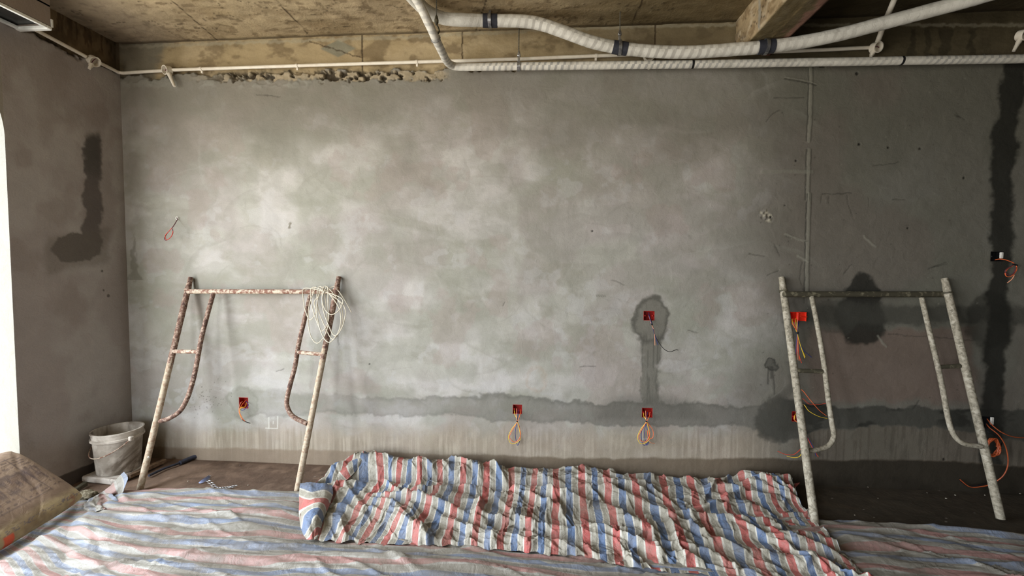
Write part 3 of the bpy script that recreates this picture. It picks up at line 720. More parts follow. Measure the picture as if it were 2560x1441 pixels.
A2 = empty('insulated_pipe', spp[80], 'thinner white wrapped pipe running straight along the top of the wall', 'pipe', None)
uvtube('insulation', spp, .0275, MAT['wrap_small'], A2, 20)
for x in (1728, 2249):
    k = int(np.argmin([abs(proj(q)[0]-x) for q in spp])); c0 = np.array(spp[k]); t = np.array(spp[k+1])-np.array(spp[k-1]); t /= np.linalg.norm(t)
    b = MB(); b.tube([c0-t*.007, c0+t*.007], .0292, 20); b.build('black_tape', MAT['black_plastic'], A2)
hanger(1297, 166, -.10, .0285, 'zinc clamp hanger holding the thin straight pipe, on a long rod down the beam face')
# hanger on the slanting run of the thin pipe
c0 = hit(1089, 97, 1, -.47)
h = empty('pipe_hanger', c0, 'dark turnbuckle hanger on the slanting run of the thin pipe', 'pipe hanger', 'threaded rod hangers of the wrapped pipes')
t = np.array(spp[31])-np.array(spp[29]); t /= np.linalg.norm(t); Rr = axis_R(t)
b = MB(); b.tube([c0+.031*(math.cos(a)*Rr[:, 0]+math.sin(a)*Rr[:, 1]) for a in np.linspace(0, 2*math.pi, 25)[:-1]], .004, 8, closed=True); b.build('clamp', MAT['zinc'], h)
b = MB(); q = c0+np.array([.012, 0, .028]); b.tube(cat([q, q+np.array([.012, 0, .02]), q+np.array([.002, 0, .05]), q+np.array([-.008, 0, .065])], 6), .005, 8)
b.lathe([(0, 0), (.006, .002), (.014, .022), (.014, .034), (.008, .06), (.004, .066), (0, .066)], q+np.array([-.006, 0, .055]), 14); b.build('turnbuckle', MAT['darksteel'], h)
b = MB(); b.tube([q+np.array([-.006, 0, .10]), (q[0]-.006, q[1], HC)], .0035, 8); b.build('rod', MAT['rod'], h)

# conduit, split where the round boxes interrupt it
CY = -.018
def conduit(pts, label, r=.0125, group='white conduit runs along the wall tops', clips=()):
    b = MB(); b.tube(pts, r, 14); P0 = pts[0]
    root = empty('conduit', P0, label, 'conduit', group)
    b.build('tube', MAT['pvc'], root)
    for i, cpt in enumerate(clips):
        d = MB(); d.tube([cpt+np.array([-.009, 0, 0]), cpt+np.array([.009, 0, 0])], r+.003, 12); d.box(cpt+np.array([0, .009, -.018]), (.016, .012, .022), bev=.002)
        d.build('clip', MAT['pvc'], root)
    return root
# along the left wall: x = .02 plane
la = [on_left(84, 72, .02), on_left(150, 107, .02), on_left(214, 141, .02)]
conduit([np.array(p) for p in la], 'white conduit on the left wall between slot frame and round box')
pc1 = on_left(250, 158, .02); pc2 = on_left(292, 179, .02)
cn = cat([pc1, on_left(275, 170, .02), pc2, on_wall(303, 182.5, .025), on_wall(318, 182.6, .02), on_wall(360, 179.5, .018), on_wall(408, 177, .018)], 6)
conduit(cn, 'white conduit bending round the left corner of the room')
def wp(x, y, off=.018): return np.array(on_wall(x, y, off))
conduit([wp(432, 175), wp(640, 168), wp(850, 161), wp(1080, 154), wp(1290, 148), wp(1450, 141.5), wp(1612, 135)], 'long white conduit along the foot of the beam face, behind the slanting pipe',
        clips=[wp(503, 172.7), wp(742, 164.6), wp(1042, 155.2), wp(1490, 139.9)])
conduit([wp(1634, 135.5), wp(1780, 133.5), wp(1915, 130), wp(2050, 125), wp(2176, 119)], 'white conduit between the two right-hand round boxes', clips=[wp(1675, 134.8)])
def rbox(px_, py_, normal, off, stub_px, label, ax, radius=.036, tw=None):
    n = np.array(normal, float); n /= np.linalg.norm(n)
    c0 = hit(px_, py_, ax[0], ax[1]); Rm = axis_R(n)
    root = empty('junction_box', c0, label, 'junction box', 'round white conduit boxes')
    b = MB(); b.lathe([(radius*.9, -.022), (radius, -.020), (radius, .020), (radius+.003, .022), (radius+.002, .025), (radius-.004, .025), (radius-.004, -.016), (0, -.016)], c0, 32, Rm)
    b.build('ring', MAT['pvc'], root)
    e = hit(stub_px[0], stub_px[1], ax[0], ax[1]+(tw or 0)); d = e-c0; d /= np.linalg.norm(d)
    b = MB(); b.tube([c0+d*radius*.9, c0+d*(radius+.02), e*.5+c0*.5+d*.01, e], [.016, .015, .012, .009], 14); b.build('stub', MAT['pvc'], root)
    b = MB(); b.tube(cat([c0-Rm[:, 0]*.024+n*.002, c0+Rm[:, 1]*.006+n*.008, c0+Rm[:, 0]*.022+n*.004], 5), .003, 6); b.build('wire', WIRE['violet'], root)
    return root
rbox(233, 152, (1, -.15, -.55), 0, (223, 172), 'round white box on the left wall conduit, stub pointing down', (0, .03), .036)
rbox(419, 176, (-.35, -1, -.25), 0, (436, 216), 'round white box near the left corner with a long stub hanging below', (1, -.03), .033, -.02)
rbox(1622, 140, (0, -1, -.25), 0, (1622, 173), 'round white box behind the pipes, below the lowest pipe sweep', (1, -.035), .036, -.0)
rbox(2189, 119, (.25, -1, -.3), 0, (2177, 141), 'round white box where the conduit turns up to the ceiling, right', (1, -.035), .034)
rbox(2556, 88, (.2, -1, -.3), 0, (2534, 128), 'round white box cut by the right photo edge, stub pointing down', (1, -.035), .034)
conduit(cat([wp(2193, 108, .035), wp(2199, 92, .045), np.array(hit(2215, 48, 1, -.12)), np.array(hit(2228, 18, 1, -.26)), np.array(hit(2244, -22, 2, HC-.02))], 6), 'white conduit rising from the right round box to the ceiling behind the thick pipe', .0165)

# ------------------------------------------------------------------ scaffold frames
def frame(name, label, tops, bots, px_parts, mats, rleg=.0213, rin=.0165):
    TL, TR = np.array(tops[0]), np.array(tops[1]); BL, BRr = np.array(bots[0]), np.array(bots[1])
    root = empty(name, (BL+BRr)/2, label, 'scaffold frame')
    n = np.cross(TR-BL, TL-BRr); n /= np.linalg.norm(n); p0 = (TL+TR+BL+BRr)/4
    def pl(x, y): return on_plane(x, y, p0, n)
    for A_, B_, key in ((TL, BL, 'l'), (TR, BRr, 'r')):
        d = A_-B_; Ln = np.linalg.norm(d); d /= Ln; b = MB()
        sleeve = mats.get('sleeve', .105)
        sg = [B_+d*t*Ln for t in np.linspace(0, 1, 40)]
        rr = [rleg*(1+.04*(vn(np.array(i*.9), np.array(3.0), 9)-.5)) if i < 40*(1-sleeve/Ln) else rleg*.86 for i in range(40)]
        b.tube(sg, rr, 18)
        lg = b.build('leg', mats['leg'], root)
        if mats.get('leg_low'):
            lg.data.materials.append(mats['leg_low'])
            zz = BL[2]+(TL[2]-BL[2])*mats['split'][key]
            for pgn in lg.data.polygons:
                if pgn.center.z < zz+.05*math.sin(pgn.center.x*900): pgn.material_index = 1
        c1 = A_-d*(sleeve); b = MB(); b.tube([c1-d*.006, c1+d*.006], rleg*1.2, 18); b.build('collar', mats['bar'], lg)
    b = MB(); (x0, y0), (x1, y1) = px_parts['bar']; a, c_ = pl(x0, y0), pl(x1, y1); b.tube([a+(c_-a)*t for t in np.linspace(0, 1, 12)], rleg*.9, 16); b.build('top_bar', mats['bar'], root)
    for q in px_parts['braces']:
        b = MB(); pts = cat([pl(*w) for w in q], 7); b.tube(pts, rin, 14); b.build('curved_brace', mats['brace'], root)
    for (a, c_) in px_parts['rungs']:
        b = MB(); b.tube([pl(*a), pl(*c_)], rin*.95, 12); b.build('rung', mats['rung'], root)
    for (w, ln) in px_parts.get('pins', []):
        q = pl(*w); b = MB(); b.tube([q+np.array([0, -.02, 0]), q+np.array([ln, -.034, -.004])], .006, 8); b.build('lock_pin', mats['pin'], root)
    return root, pl
lt = [on_wall(477, 694, .024), on_wall(847.5, 692, .024)]
lb = [on_floor(350, 1224, .012), on_floor(743, 1228, .012)]
LF, lpl = frame('scaffold_frame', 'rusty scaffold frame with cement crust leaning at the left', lt, lb, {
    'bar': [(470, 729), (840, 730)],
    'braces': [[(533, 735), (514, 804), (502, 854), (489, 924), (478, 968), (466, 1001), (449, 1029), (422, 1047), (394, 1055)],
               [(776, 738), (763, 793), (747, 860), (738, 915), (725, 965), (717, 1003), (721, 1025), (734, 1043), (768, 1060)]],
    'rungs': [[(430, 879), (496, 880)], [(744, 881), (812, 887)]],
    'pins': [((375, 1138), .025)]},
    {'leg': MAT['rusty'], 'leg_low': MAT['crusty'], 'split': {'l': .56, 'r': .62}, 'bar': MAT['rustwhite'], 'brace': MAT['rusty'], 'rung': MAT['rustwhite'], 'pin': MAT['white_plastic']})
rtp = [on_wall(1954, 694, .024), on_wall(2361, 696, .024)]
rb = [on_floor(2038, 1314, .03), on_floor(2502, 1298, .012)]
RF, rpl = frame('scaffold_frame', 'pale cement-covered scaffold frame leaning on the dark wall at the right', rtp, rb, {
    'bar': [(1960, 736), (2372, 736)],
    'braces': [[(2029, 742), (2045, 823), (2059, 905), (2069, 985), (2079, 1055), (2084, 1092), (2070, 1116), (2040, 1126), (2008, 1128)],
               [(2304, 745), (2325, 835), (2343, 910), (2358, 980), (2371, 1050), (2385, 1088), (2410, 1110), (2452, 1117)]],
    'rungs': [[(1988, 927), (2054, 929)], [(2348, 918), (2406, 915)]]},
    {'leg': MAT['galv'], 'bar': MAT['darksteel'], 'brace': MAT['galv'], 'rung': MAT['darksteel']}, rleg=.0235, rin=.0155)

# cord coiled over the left frame's top corner
nfr = np.cross(np.array(lt[1])-lb[0], np.array(lt[0])-lb[1]); nfr /= np.linalg.norm(nfr)
if nfr[1] > 0: nfr = -nfr
def cp_(x, y, off=.03): return lpl(x, y)+nfr*off
pts = []
loops = [(795, 722, 800, 860, 34, .034), (812, 724, 830, 858, 36, .040), (805, 722, 838, 850, 30, .030), (820, 722, 846, 842, 28, .046), (790, 724, 812, 830, 22, .036), (826, 724, 838, 790, 30, .050), (770, 726, 782, 802, 18, .03)]
for li, (tx, ty, bx_, by_, w, off) in enumerate(loops):
    pts += [cp_(tx, ty-3, off), cp_(tx-w*.55+(bx_-tx)*.3, ty+(by_-ty)*.35, off), cp_(bx_-w*.6, ty+(by_-ty)*.8, off+.002), cp_(bx_, by_, off+.004),
            cp_(bx_+w*.7, ty+(by_-ty)*.75, off+.004), cp_(bx_+w*.62, ty+(by_-ty)*.35, off+.002)]
pts += [cp_(835, 720, .03), cp_(850, 730, .03), cp_(866, 755, .02), cp_(880, 782, .01)]
b = MB(); b.tube(cat(pts, 8), .0036, 7)
tag(b.build('cord', WIRE['cream']), 'cream cord hung in loose loops over the right corner of the rusty scaffold frame', 'cord')
# ------------------------------------------------------------------ wall boxes with wires
def wire(root, col, pts, r=.0022, n=7): 
    b = MB(); b.tube(cat(pts, n), r, 7); return b.build('wire', WIRE[col], root)
def wallbox(key, label, m, proud=.0, double=False, whiteside=False):
    x0, x1, z0, z1 = BR[key]; cx_, cz_ = (x0+x1)/2, (z0+z1)/2; dpt = .055; t = .003; w, h_ = x1-x0, z1-z0
    root = empty('wall_box', (cx_, 0, cz_), label, 'electrical box', 'recessed wall boxes with wires')
    b = MB(); y0 = -proud; y1 = dpt
    b.box((cx_, y1, cz_), (w, t, h_)); ym_ = (y0+y1)/2; L_ = y1-y0
    b.box((x0+t/2, ym_, cz_), (t, L_, h_)); b.box((cx_, ym_, z0+t/2), (w, L_, t)); b.box((cx_, ym_, z1-t/2), (w, L_, t)); b.box((x1-t/2, ym_, cz_), (t, L_, h_))
    b.box((x0+.012, y0+.012, cz_), (.008, .02, .012), bev=.001); b.box((x1-.012, y0+.012, cz_), (.008, .02, .012), bev=.001)
    b.build('shell', m, root, smooth=False)
    if whiteside:
        b = MB(); b.box((x1-.010, .004, cz_+h_*.12), (.018, .014, h_*.62), bev=.003); b.build('bracket', MAT['white_plastic'], root)
    return root
def W3(x, y, off): return np.array(on_wall(x, y, off))
r = wallbox('A', 'red wall box inside the left scaffold frame, wires curling down to the right', MAT['red_plastic'])
wire(r, 'pink', [W3(606, 1004, -.02), W3(600, 1012, .02), W3(597, 1028, .05), W3(603, 1046, .05), W3(612, 1053, .04)])
wire(r, 'orange', [W3(616, 1000, -.02), W3(604, 1014, .03), W3(599, 1030, .055), W3(607, 1048, .055), W3(616, 1056, .04)])
wire(r, 'yellow', [W3(617, 1006, -.02), W3(612, 1018, .03), W3(602, 1020, .05), W3(600, 1036, .055), W3(610, 1052, .05)])
wire(r, 'blue', [W3(614, 1002, -.02), W3(621, 1014, .04), W3(608, 1026, .05), W3(600, 1024, .05)])
wire(r, 'black', [W3(606, 1050, .05), W3(614, 1055, .045), W3(626, 1059, .03)], .003)
def looped(key, label, bx_, by_, m=MAT['red_plastic'], tie=(0, 26), extra=False):
    r = wallbox(key, label, m); tx, ty = bx_+tie[0], by_+tie[1]
    o = .05
    wire(r, 'yellow', [W3(bx_-7, by_-2, -.01), W3(bx_-6, by_+8, .03), W3(tx, ty, o), W3(tx-14, ty+20, o), W3(tx-22, ty+40, o), W3(tx-14, ty+56, o), W3(tx+4, ty+50, o), W3(tx+8, ty+36, o), W3(tx+1, ty, o+.004)])
    wire(r, 'orange', [W3(bx_+8, by_-2, -.01), W3(bx_+8, by_+6, .03), W3(tx+1, ty, o+.004), W3(tx-12, ty+22, o), W3(tx-19, ty+40, o), W3(tx-6, ty+52, o), W3(tx+7, ty+40, o+.003), W3(tx+6, ty+16, o), W3(tx, ty, o)])
    wire(r, 'blue', [W3(bx_+3, by_-3, -.01), W3(tx, ty, o), W3(tx-5, ty+30, o-.006), W3(tx+1, ty+60, o-.006), W3(tx+8, ty+36, o-.006), W3(tx+1, ty, o)])
    wire(r, 'pink', [W3(bx_-2, by_-6, -.01), W3(bx_-1, by_+8, .035), W3(tx, ty, o+.002), W3(tx+9, ty+30, o), W3(tx+3, ty+48, o)])
    b = MB(); c0 = W3(tx, ty, o+.002); b.tube([c0+np.array([0, 0, .005]), c0-np.array([0, 0, .005])], .0062, 10); b.build('tie', MAT['black_plastic'], r)
    return r
looped('B', 'red wall box mid wall above the sheet pile, wires in a drooping loop', 1293, 1028)
r = looped('C', 'red wall box directly below the keyhole patch in the low wet band', 1616, 1034, tie=(0, 20))
wire(r, 'blue', [W3(1616, 1056, .05), W3(1604, 1080, .045), W3(1606, 1110, .045), W3(1616, 1112, .045), W3(1622, 1098, .045), W3(1618, 1075, .05), W3(1617, 1056, .05)])
wire(r, 'orange', [W3(1618, 1056, .05), W3(1632, 1076, .05), W3(1632, 1094, .05), W3(1622, 1096, .05), W3(1618, 1076, .05)])
wire(r, 'pink', [W3(1618, 1096, .05), W3(1626, 1107, .05), W3(1637, 1109, .04)])
r = wallbox('D', 'red wall box in the dark keyhole patch at chest height', MAT['red_plastic'])
wire(r, 'blue', [W3(1622, 782, -.03), W3(1624, 795, .02), W3(1630, 812, .045), W3(1636, 835, .05), W3(1645, 863, .05)])
wire(r, 'pink', [W3(1622, 790, -.02), W3(1629, 811, .045), W3(1636, 832, .05), W3(1637.5, 864, .05)])
wire(r, 'black', [W3(1624, 788, -.02), W3(1631, 812, .045), W3(1639, 842, .05), W3(1657, 870, .055), W3(1674, 880, .05), W3(1690, 875, .04), W3(1695, 876, .035)])
b = MB(); c0 = W3(1629.5, 811, .046); b.tube([c0+np.array([-.002, 0, .006]), c0-np.array([-.002, 0, .006])], .006, 10); b.build('tie', MAT['black_plastic'], r)
# box E: bright red, pulled forward, behind the right frame's leg
r = wallbox('E', 'bright red wall box standing proud behind the right scaffold leg', MAT['orange_red_plastic'], proud=.004)
x0, x1, z0, z1 = BR['E']; b = MB(); q0, q1 = on_wall(2001, 781, .03), on_wall(2016, 804, .03)
b.box(((q0[0]+q1[0])/2, -.02, (q0[2]+q1[2])/2), (q1[0]-q0[0], .04, .003)); b.box((q1[0], -.012, (q0[2]+q1[2])/2), (.003, .03, q0[2]-q1[2]))
b.box(((q0[0]+q1[0])/2-.004, -.006, (q0[2]+q1[2])/2), (q1[0]-q0[0]+.01, .004, q0[2]-q1[2]), bev=.001); b.box(((q0[0]+q1[0])/2, -.02, q0[2]), (q1[0]-q0[0], .03, .003))
b.box((q0[0]-.008, -.014, (q0[2]+q1[2])/2), (.012, .02, (q0[2]-q1[2])*.9), bev=.002)
b.build('second_shell', MAT['orange_red_plastic'], r, smooth=False)
tie_ = W3(1993, 833, .045)
for col, a, e, mid_ in (('yellow', (1982, 806), (2013, 893), (2002, 866)), ('orange', (1980, 806), (1998, 902), (1996, 872)), ('yellow', (1990, 804), (2012, 896), (2000, 860)), ('pink', (1994, 803), (1993, 900), (1994, 866)),
                     ('blue', (1997, 806), (2029, 894), (2006, 872)), ('red', (1986, 806), (2004, 908), (1996, 880)), ('red', (1990, 806), (1990, 904), (1992, 870)), ('blue', (1995, 806), (1992, 912), (1990, 880))):
    wire(r, col, [W3(a[0], a[1]-8, .0), W3(a[0], a[1]+2, .03), tie_, W3(mid_[0], mid_[1], .05), W3(e[0], e[1], .045)], .0022)
b = MB(); b.tube([tie_+np.array([0, 0, .007]), tie_-np.array([0, 0, .007])], .009, 10); b.build('tie', MAT['black_plastic'], r)
r = wallbox('F', 'dark wall box half behind the right scaffold leg, near the low wet band', MAT['red_plastic'])
wire(r, 'orange', [W3(1990, 1034, -.02), W3(1984, 1046, .02), W3(1990, 1054, .04), W3(2002, 1062, .04)])
wire(r, 'yellow', [W3(1992, 1032, -.02), W3(1987, 1040, .02), W3(1988, 1052, .03), W3(1998, 1056, .04)])
wire(r, 'orange', [W3(1996, 1036, -.02), W3(1998, 1000, .05), W3(2003, 975, .06), W3(2025, 1000, .07), W3(2048, 1026, .07), W3(2066, 1040, .06)])
wire(r, 'yellow', [W3(1996, 1034, -.02), W3(2008, 1012, .04), W3(2022, 1028, .06), W3(2045, 1041, .06), W3(2068, 1047, .05)])
wire(r, 'red', [W3(1996, 1036, -.02), W3(2004, 998, .05), W3(2022, 1010, .05), W3(2045, 1012, .05), W3(2064, 1009, .045)])
wire(r, 'black', [W3(1996, 1036, -.02), W3(2010, 1012, .05), W3(2028, 1018, .05), W3(2048, 1015, .05), W3(2058, 1012, .045)])
wire(r, 'red', [W3(1996, 1046, .0), W3(2014, 1100, .03), W3(1990, 1134, .05), W3(1966, 1137, .05), W3(1944, 1129, .04)])
wire(r, 'yellow', [W3(1998, 1046, .0), W3(2016, 1100, .03), W3(2002, 1138, .05), W3(1986, 1145, .05), W3(1967, 1141, .04)])
wire(r, 'red', [W3(1998, 1046, .0), W3(2012, 1080, .03), W3(2030, 1118, .04), W3(2046, 1143, .03)])
wire(r, 'blue', [W3(1998, 1046, .0), W3(2014, 1084, .03), W3(2034, 1120, .04), W3(2040, 1141, .03)])
r = wallbox('G', 'dark wall box low behind the far right scaffold leg, orange cable coil below it', MAT['black_plastic'], whiteside=True)
wire(r, 'dull_orange', [W3(2468, 1048, -.02), W3(2481, 1064, .04), W3(2505, 1082, .08), W3(2535, 1093, .08), W3(2575, 1096, .06)], .0034)
wire(r, 'dull_orange', [W3(2466, 1060, -.01), W3(2474, 1070, .04), W3(2498, 1090, .08), W3(2515, 1120, .09), W3(2520, 1160, .09), W3(2508, 1190, .08), W3(2480, 1210, .06), W3(2455, 1217, .05), W3(2425, 1218, .045), W3(2400, 1200, .04)], .0034)
wire(r, 'black', [W3(2464, 1058, -.01), W3(2470, 1080, .04), W3(2505, 1098, .06), W3(2500, 1120, .04)], .0035)
wire(r, 'black', [W3(2400, 1202, .035), W3(2422, 1217, .04), W3(2450, 1213, .05), W3(2470, 1208, .05), W3(2480, 1209, .05)], .005)
coil = []
for i in range(5*16+1):
    a = 2*math.pi*i/16; rr_ = .056+.006*math.sin(i*1.7)+.0016*(i//16)
    c0 = W3(2478, 1117, .045); coil.append(c0+np.array([rr_*math.cos(a)*.62, -.005*(i/16), rr_*math.sin(a)]))
b = MB(); b.tube(cat(coil, 2), .0042, 7); b.build('cable_coil', WIRE['dull_orange'], r)
r = wallbox('H', 'dark open wall box high at the right edge with a looped orange wire', MAT['black_plastic'], whiteside=True)
wire(r, 'orange', [W3(2488, 650, -.01), W3(2502, 648, .04), W3(2520, 652, .05), W3(2536, 661, .05), W3(2520, 672, .05), W3(2513, 684, .05), W3(2518, 692, .05), W3(2530, 690, .05), W3(2541, 676, .05), W3(2541, 664, .05)], .0028)
wire(r, 'violet', [W3(2536, 662, .05), W3(2518, 672, .055), W3(2513, 680, .055), W3(2522, 688, .055), W3(2534, 684, .055), W3(2540, 668, .052)], .0025)
wire(r, 'pink', [W3(2536, 688, .05), W3(2530, 698, .05), W3(2518, 708, .04)], .0025)
b = MB(); c0 = W3(2538, 662, .05); b.tube([c0-np.array([.014, 0, -.004]), c0+np.array([.014, 0, -.006])], .006, 8); b.build('tie', MAT['black_plastic'], r)
# high wire near the left corner
c0 = W3(444, 546, 0)
r = empty('wall_outlet', c0, 'small round white outlet high near the left corner with a dark red wire loop', 'wire outlet')
b = MB(); b.lathe([(.007, .02), (.007, -.006), (.0125, -.006), (.0125, .002), (.0125, .03)], c0, 18, axis_R((0, 1, 0))); b.build('sleeve', MAT['white_plastic'], r)
wire(r, 'violet', [W3(444, 546, -.02), W3(443, 550, .02), W3(436, 562, .08), W3(430, 570, .10), W3(419, 582, .10), W3(412, 594, .10), W3(414, 601, .10), W3(424, 596, .10), W3(432, 584, .10), W3(431, 572, .10)], .003)
wire(r, 'red', [W3(430, 570, .102), W3(421, 580, .105), W3(413, 590, .105), W3(417, 600, .105), W3(428, 592, .105), W3(433, 578, .103)], .0025)

# ------------------------------------------------------------------ dusty sheet on the floor
def creases(x, y, n, seed, L, wd, amp, box, ang=None, spread=1.6):
    rg_ = np.random.default_rng(seed); h = np.zeros_like(x)
    for i in range(n):
        cx_, cy_ = rg_.uniform(box[0], box[1]), rg_.uniform(box[2], box[3])
        a = rg_.uniform(0, math.pi) if ang is None else rg_.normal(ang, spread)
        ll = rg_.uniform(*L)/2; w = rg_.uniform(*wd); A = rg_.uniform(*amp)*(1 if rg_.random() < .72 else -.7)
        bend = rg_.normal(0, .25)/max(ll, .05)*.3
        ca, sa = math.cos(a), math.sin(a); R_ = ll+w
        sel = (np.abs(x-cx_) < R_) & (np.abs(y-cy_) < R_)
        if not sel.any(): continue
        dx, dy = x[sel]-cx_, y[sel]-cy_; s = dx*ca+dy*sa; t = -dx*sa+dy*ca+bend*s*s
        k = rg_.uniform(.25, .75)   # asymmetric ridge
        tt = np.where(t < 0, -t/(w*k), t/(w*(1-k)*1.4)); pr = np.clip(1-tt, 0, 1)**1.15
        en = np.clip(1-(s/ll)**2, 0, 1)
        h[sel] += A*pr*en
    return h
def sheet_edge(x): return np.interp(x, [-.3, .2, .45, .74, 1.18, 1.7, 3.2, 5.19, 5.66, 6.3, 8], [-.80, -.70, -.60, -.535, -.485, -.45, -.46, -.50, -.515, -.59, -.72])
u_ = np.arange(0.06, 7.6, .0095); v_ = np.arange(0, 1.75, .0085)
U, V = np.meshgrid(u_, v_, indexing='ij')
eg = sheet_edge(U)+.008*(fbm(U*6, U*0+3, 301, 3)-.5)
Xs = U; Ys = eg-V*1.0
fan = np.exp(-((Xs-.3)/.7)**2)
hh = .030*fbm(Xs*1.3, Ys*7+Xs*.3, 302, 4)+.040*np.abs(fbm(Xs*.9+.4, Ys*11+Xs*.5, 303, 4)-.5)*2
hh += creases(Xs, Ys, 420, 305, (.25, 1.1), (.012, .05), (.005, .018), (0.1, 7.5, -2.2, -.4), ang=-.12, spread=.3)
hh += creases(Xs, Ys, 260, 306, (.06, .22), (.006, .018), (.0015, .005), (0.1, 7.5, -2.2, -.4))
# folds fanning out of the corner by the sack
th = np.arctan2(Ys+.62, Xs-.25); hh += fan*.028*np.abs(np.sin(th*9+fbm(Xs*3, Ys*3, 308, 3)*3))*ss(.02, .2, np.hypot(Xs-.25, Ys+.62))
curl = ss(.05, 0, V)*.006*ss(.4, .6, fbm(U*4, U*0, 309, 3))+ss(.08, .0, np.abs(V-.03))*.006
# lies flat under the sack and under the pile
flat = np.maximum(ss(.16, .06, np.abs(Xs-.33)-.12)*ss(-.60, -.68, Ys), ss(1.75, 2.0, Xs)*ss(5.0, 4.6, Xs)*ss(-1.0, -.85, Ys))
zz = .012+(hh*(1-.75*flat)+curl)*ss(-.01, .03, V)
conv = np.interp(Xs, [.0, .35, .9, 1.7], [.42, .50, .80, 1.0])
sw = (eg-Ys)/(.165*conv)-.30 + 1.5*(fbm(Xs*.7, Ys*1.6, 310, 4)-.5)*conv
sw = sw + ss(4.9, 5.2, Xs)*.35
V3 = np.stack([Xs, Ys, zz], -1).reshape(-1, 3)
o = mesh('striped_sheet', V3, gridfaces(len(u_), len(v_), flip=True), MAT['tarp_dusty'], uv=np.stack([sw, Xs], -1).reshape(-1, 2))
tag(o, 'dusty faded striped plastic sheet spread flat over the floor, stripes along the wall', 'plastic sheet')
# upturned torn corner of that sheet beside the bucket
def patch(name, m, parent, ctrl, uvc, n=40, amp=.006, seed=1):
    # ctrl: rows x cols of 3D points, bicubic through them
    C = np.array(ctrl, float); R0, C0 = C.shape[:2]
    rows = [np.array(cat(list(C[i]), n)) for i in range(R0)]
    G = np.stack([np.array(cat([rows[i][j] for i in range(R0)], n)) for j in range(rows[0].shape[0])], 0)
    uvc = np.array(uvc, float); rws = [np.array(cat(list(uvc[i]), n)) for i in range(R0)]
    UVg = np.stack([np.array(cat([rws[i][j] for i in range(R0)], n)) for j in range(rws[0].shape[0])], 0)
    du = np.gradient(G, axis=0); dv = np.gradient(G, axis=1); nn = np.cross(du, dv); nn /= np.linalg.norm(nn, axis=-1)[..., None]+1e-9
    i, j = np.meshgrid(np.arange(G.shape[0]), np.arange(G.shape[1]), indexing='ij')
    G = G+nn*(amp*(fbm(i*.09, j*.09, seed, 4)-.5)*2)[..., None]
    return mesh(name, G.reshape(-1, 3), gridfaces(*G.shape[:2]), m, parent, uv=UVg.reshape(-1, 2))
F3 = lambda x, y, z: on_floor(x, y, z)
patch('turned_corner', MAT['tarp_dusty'], o, [
    [F3(238, 1238, .03), F3(262, 1226, .07), F3(290, 1200, .12), F3(310, 1180, .16)],
    [F3(258, 1248, .02), F3(276, 1238, .05), F3(300, 1214, .10), F3(320, 1196, .14)],
    [F3(282, 1243, .02), F3(292, 1240, .03), F3(304, 1234, .06), F3(312, 1222, .09)]],
    [[(.55, 0), (.9, 0), (1.2, 0), (1.5, 0)], [(.6, .1), (.95, .1), (1.25, .1), (1.52, .1)], [(.8, .2), (1.05, .2), (1.3, .2), (1.55, .2)]], 14, .006, 11)
patch('crumpled_tuft', MAT['tarp_dusty'], o, [
    [F3(205, 1262, .02), F3(225, 1244, .05), F3(248, 1236, .06), F3(270, 1232, .05)],
    [F3(212, 1272, .02), F3(236, 1262, .07), F3(262, 1250, .03), F3(286, 1240, .06)],
    [F3(228, 1290, .02), F3(250, 1278, .05), F3(272, 1272, .05), F3(300, 1262, .02)]],
    [[(.1, 0), (.5, 0), (.9, 0), (1.1, 0)], [(.2, .1), (.8, .1), (1.0, .1), (1.6, .1)], [(.3, .2), (.7, .2), (1.1, .2), (1.5, .2)]], 16, .022, 12)

# ------------------------------------------------------------------ the crumpled pile
colsP = [(-.9, (812, 1192), (772, 1240), (752, 1300), (768, 1350)), (0, (884, 1146), (846, 1218), (806, 1282), (790, 1353)), (1, (945, 1133), (950, 1204), (900, 1272), (848, 1356)), (2, (1005, 1148), (990, 1212), (950, 1282), (903, 1359)),
         (3, (1053, 1153), (1045, 1212), (1010, 1285), (960, 1362)), (4, (1099, 1157), (1098, 1215), (1060, 1290), (1033, 1366)), (5, (1160, 1160), (1155, 1222), (1130, 1300), (1116, 1367)),
         (6, (1218, 1164), (1215, 1230), (1195, 1310), (1184, 1374)), (7, (1280, 1169), (1276, 1240), (1262, 1310), (1250, 1380)), (8, (1341, 1173), (1332, 1242), (1322, 1312), (1317, 1384)),
         (9, (1389, 1173), (1390, 1250), (1389, 1320), (1386, 1391)), (10, (1453, 1172), (1456, 1252), (1465, 1330), (1472, 1398)), (11, (1516, 1183), (1520, 1256), (1540, 1335), (1551, 1417)),
         (12, (1580, 1194), (1595, 1262), (1615, 1345), (1640, 1428)), (13, (1655, 1196), (1672, 1270), (1700, 1350), (1738, 1438)), (14, (1724, 1196), (1745, 1272), (1785, 1350), (1838, 1450)),
         (15, (1793, 1198), (1822, 1276), (1870, 1355), (1932, 1465)), (16, (1850, 1193), (1885, 1268), (1945, 1356), (2024, 1476)), (17, (1905, 1187), (1945, 1268), (2012, 1358), (2108, 1482)), (18, (1955, 1192), (1990, 1262), (2068, 1362), (2190, 1484)), (18.4, (1972, 1206), (2008, 1270), (2090, 1368), (2216, 1488))]
ctrl = []; ucol = []
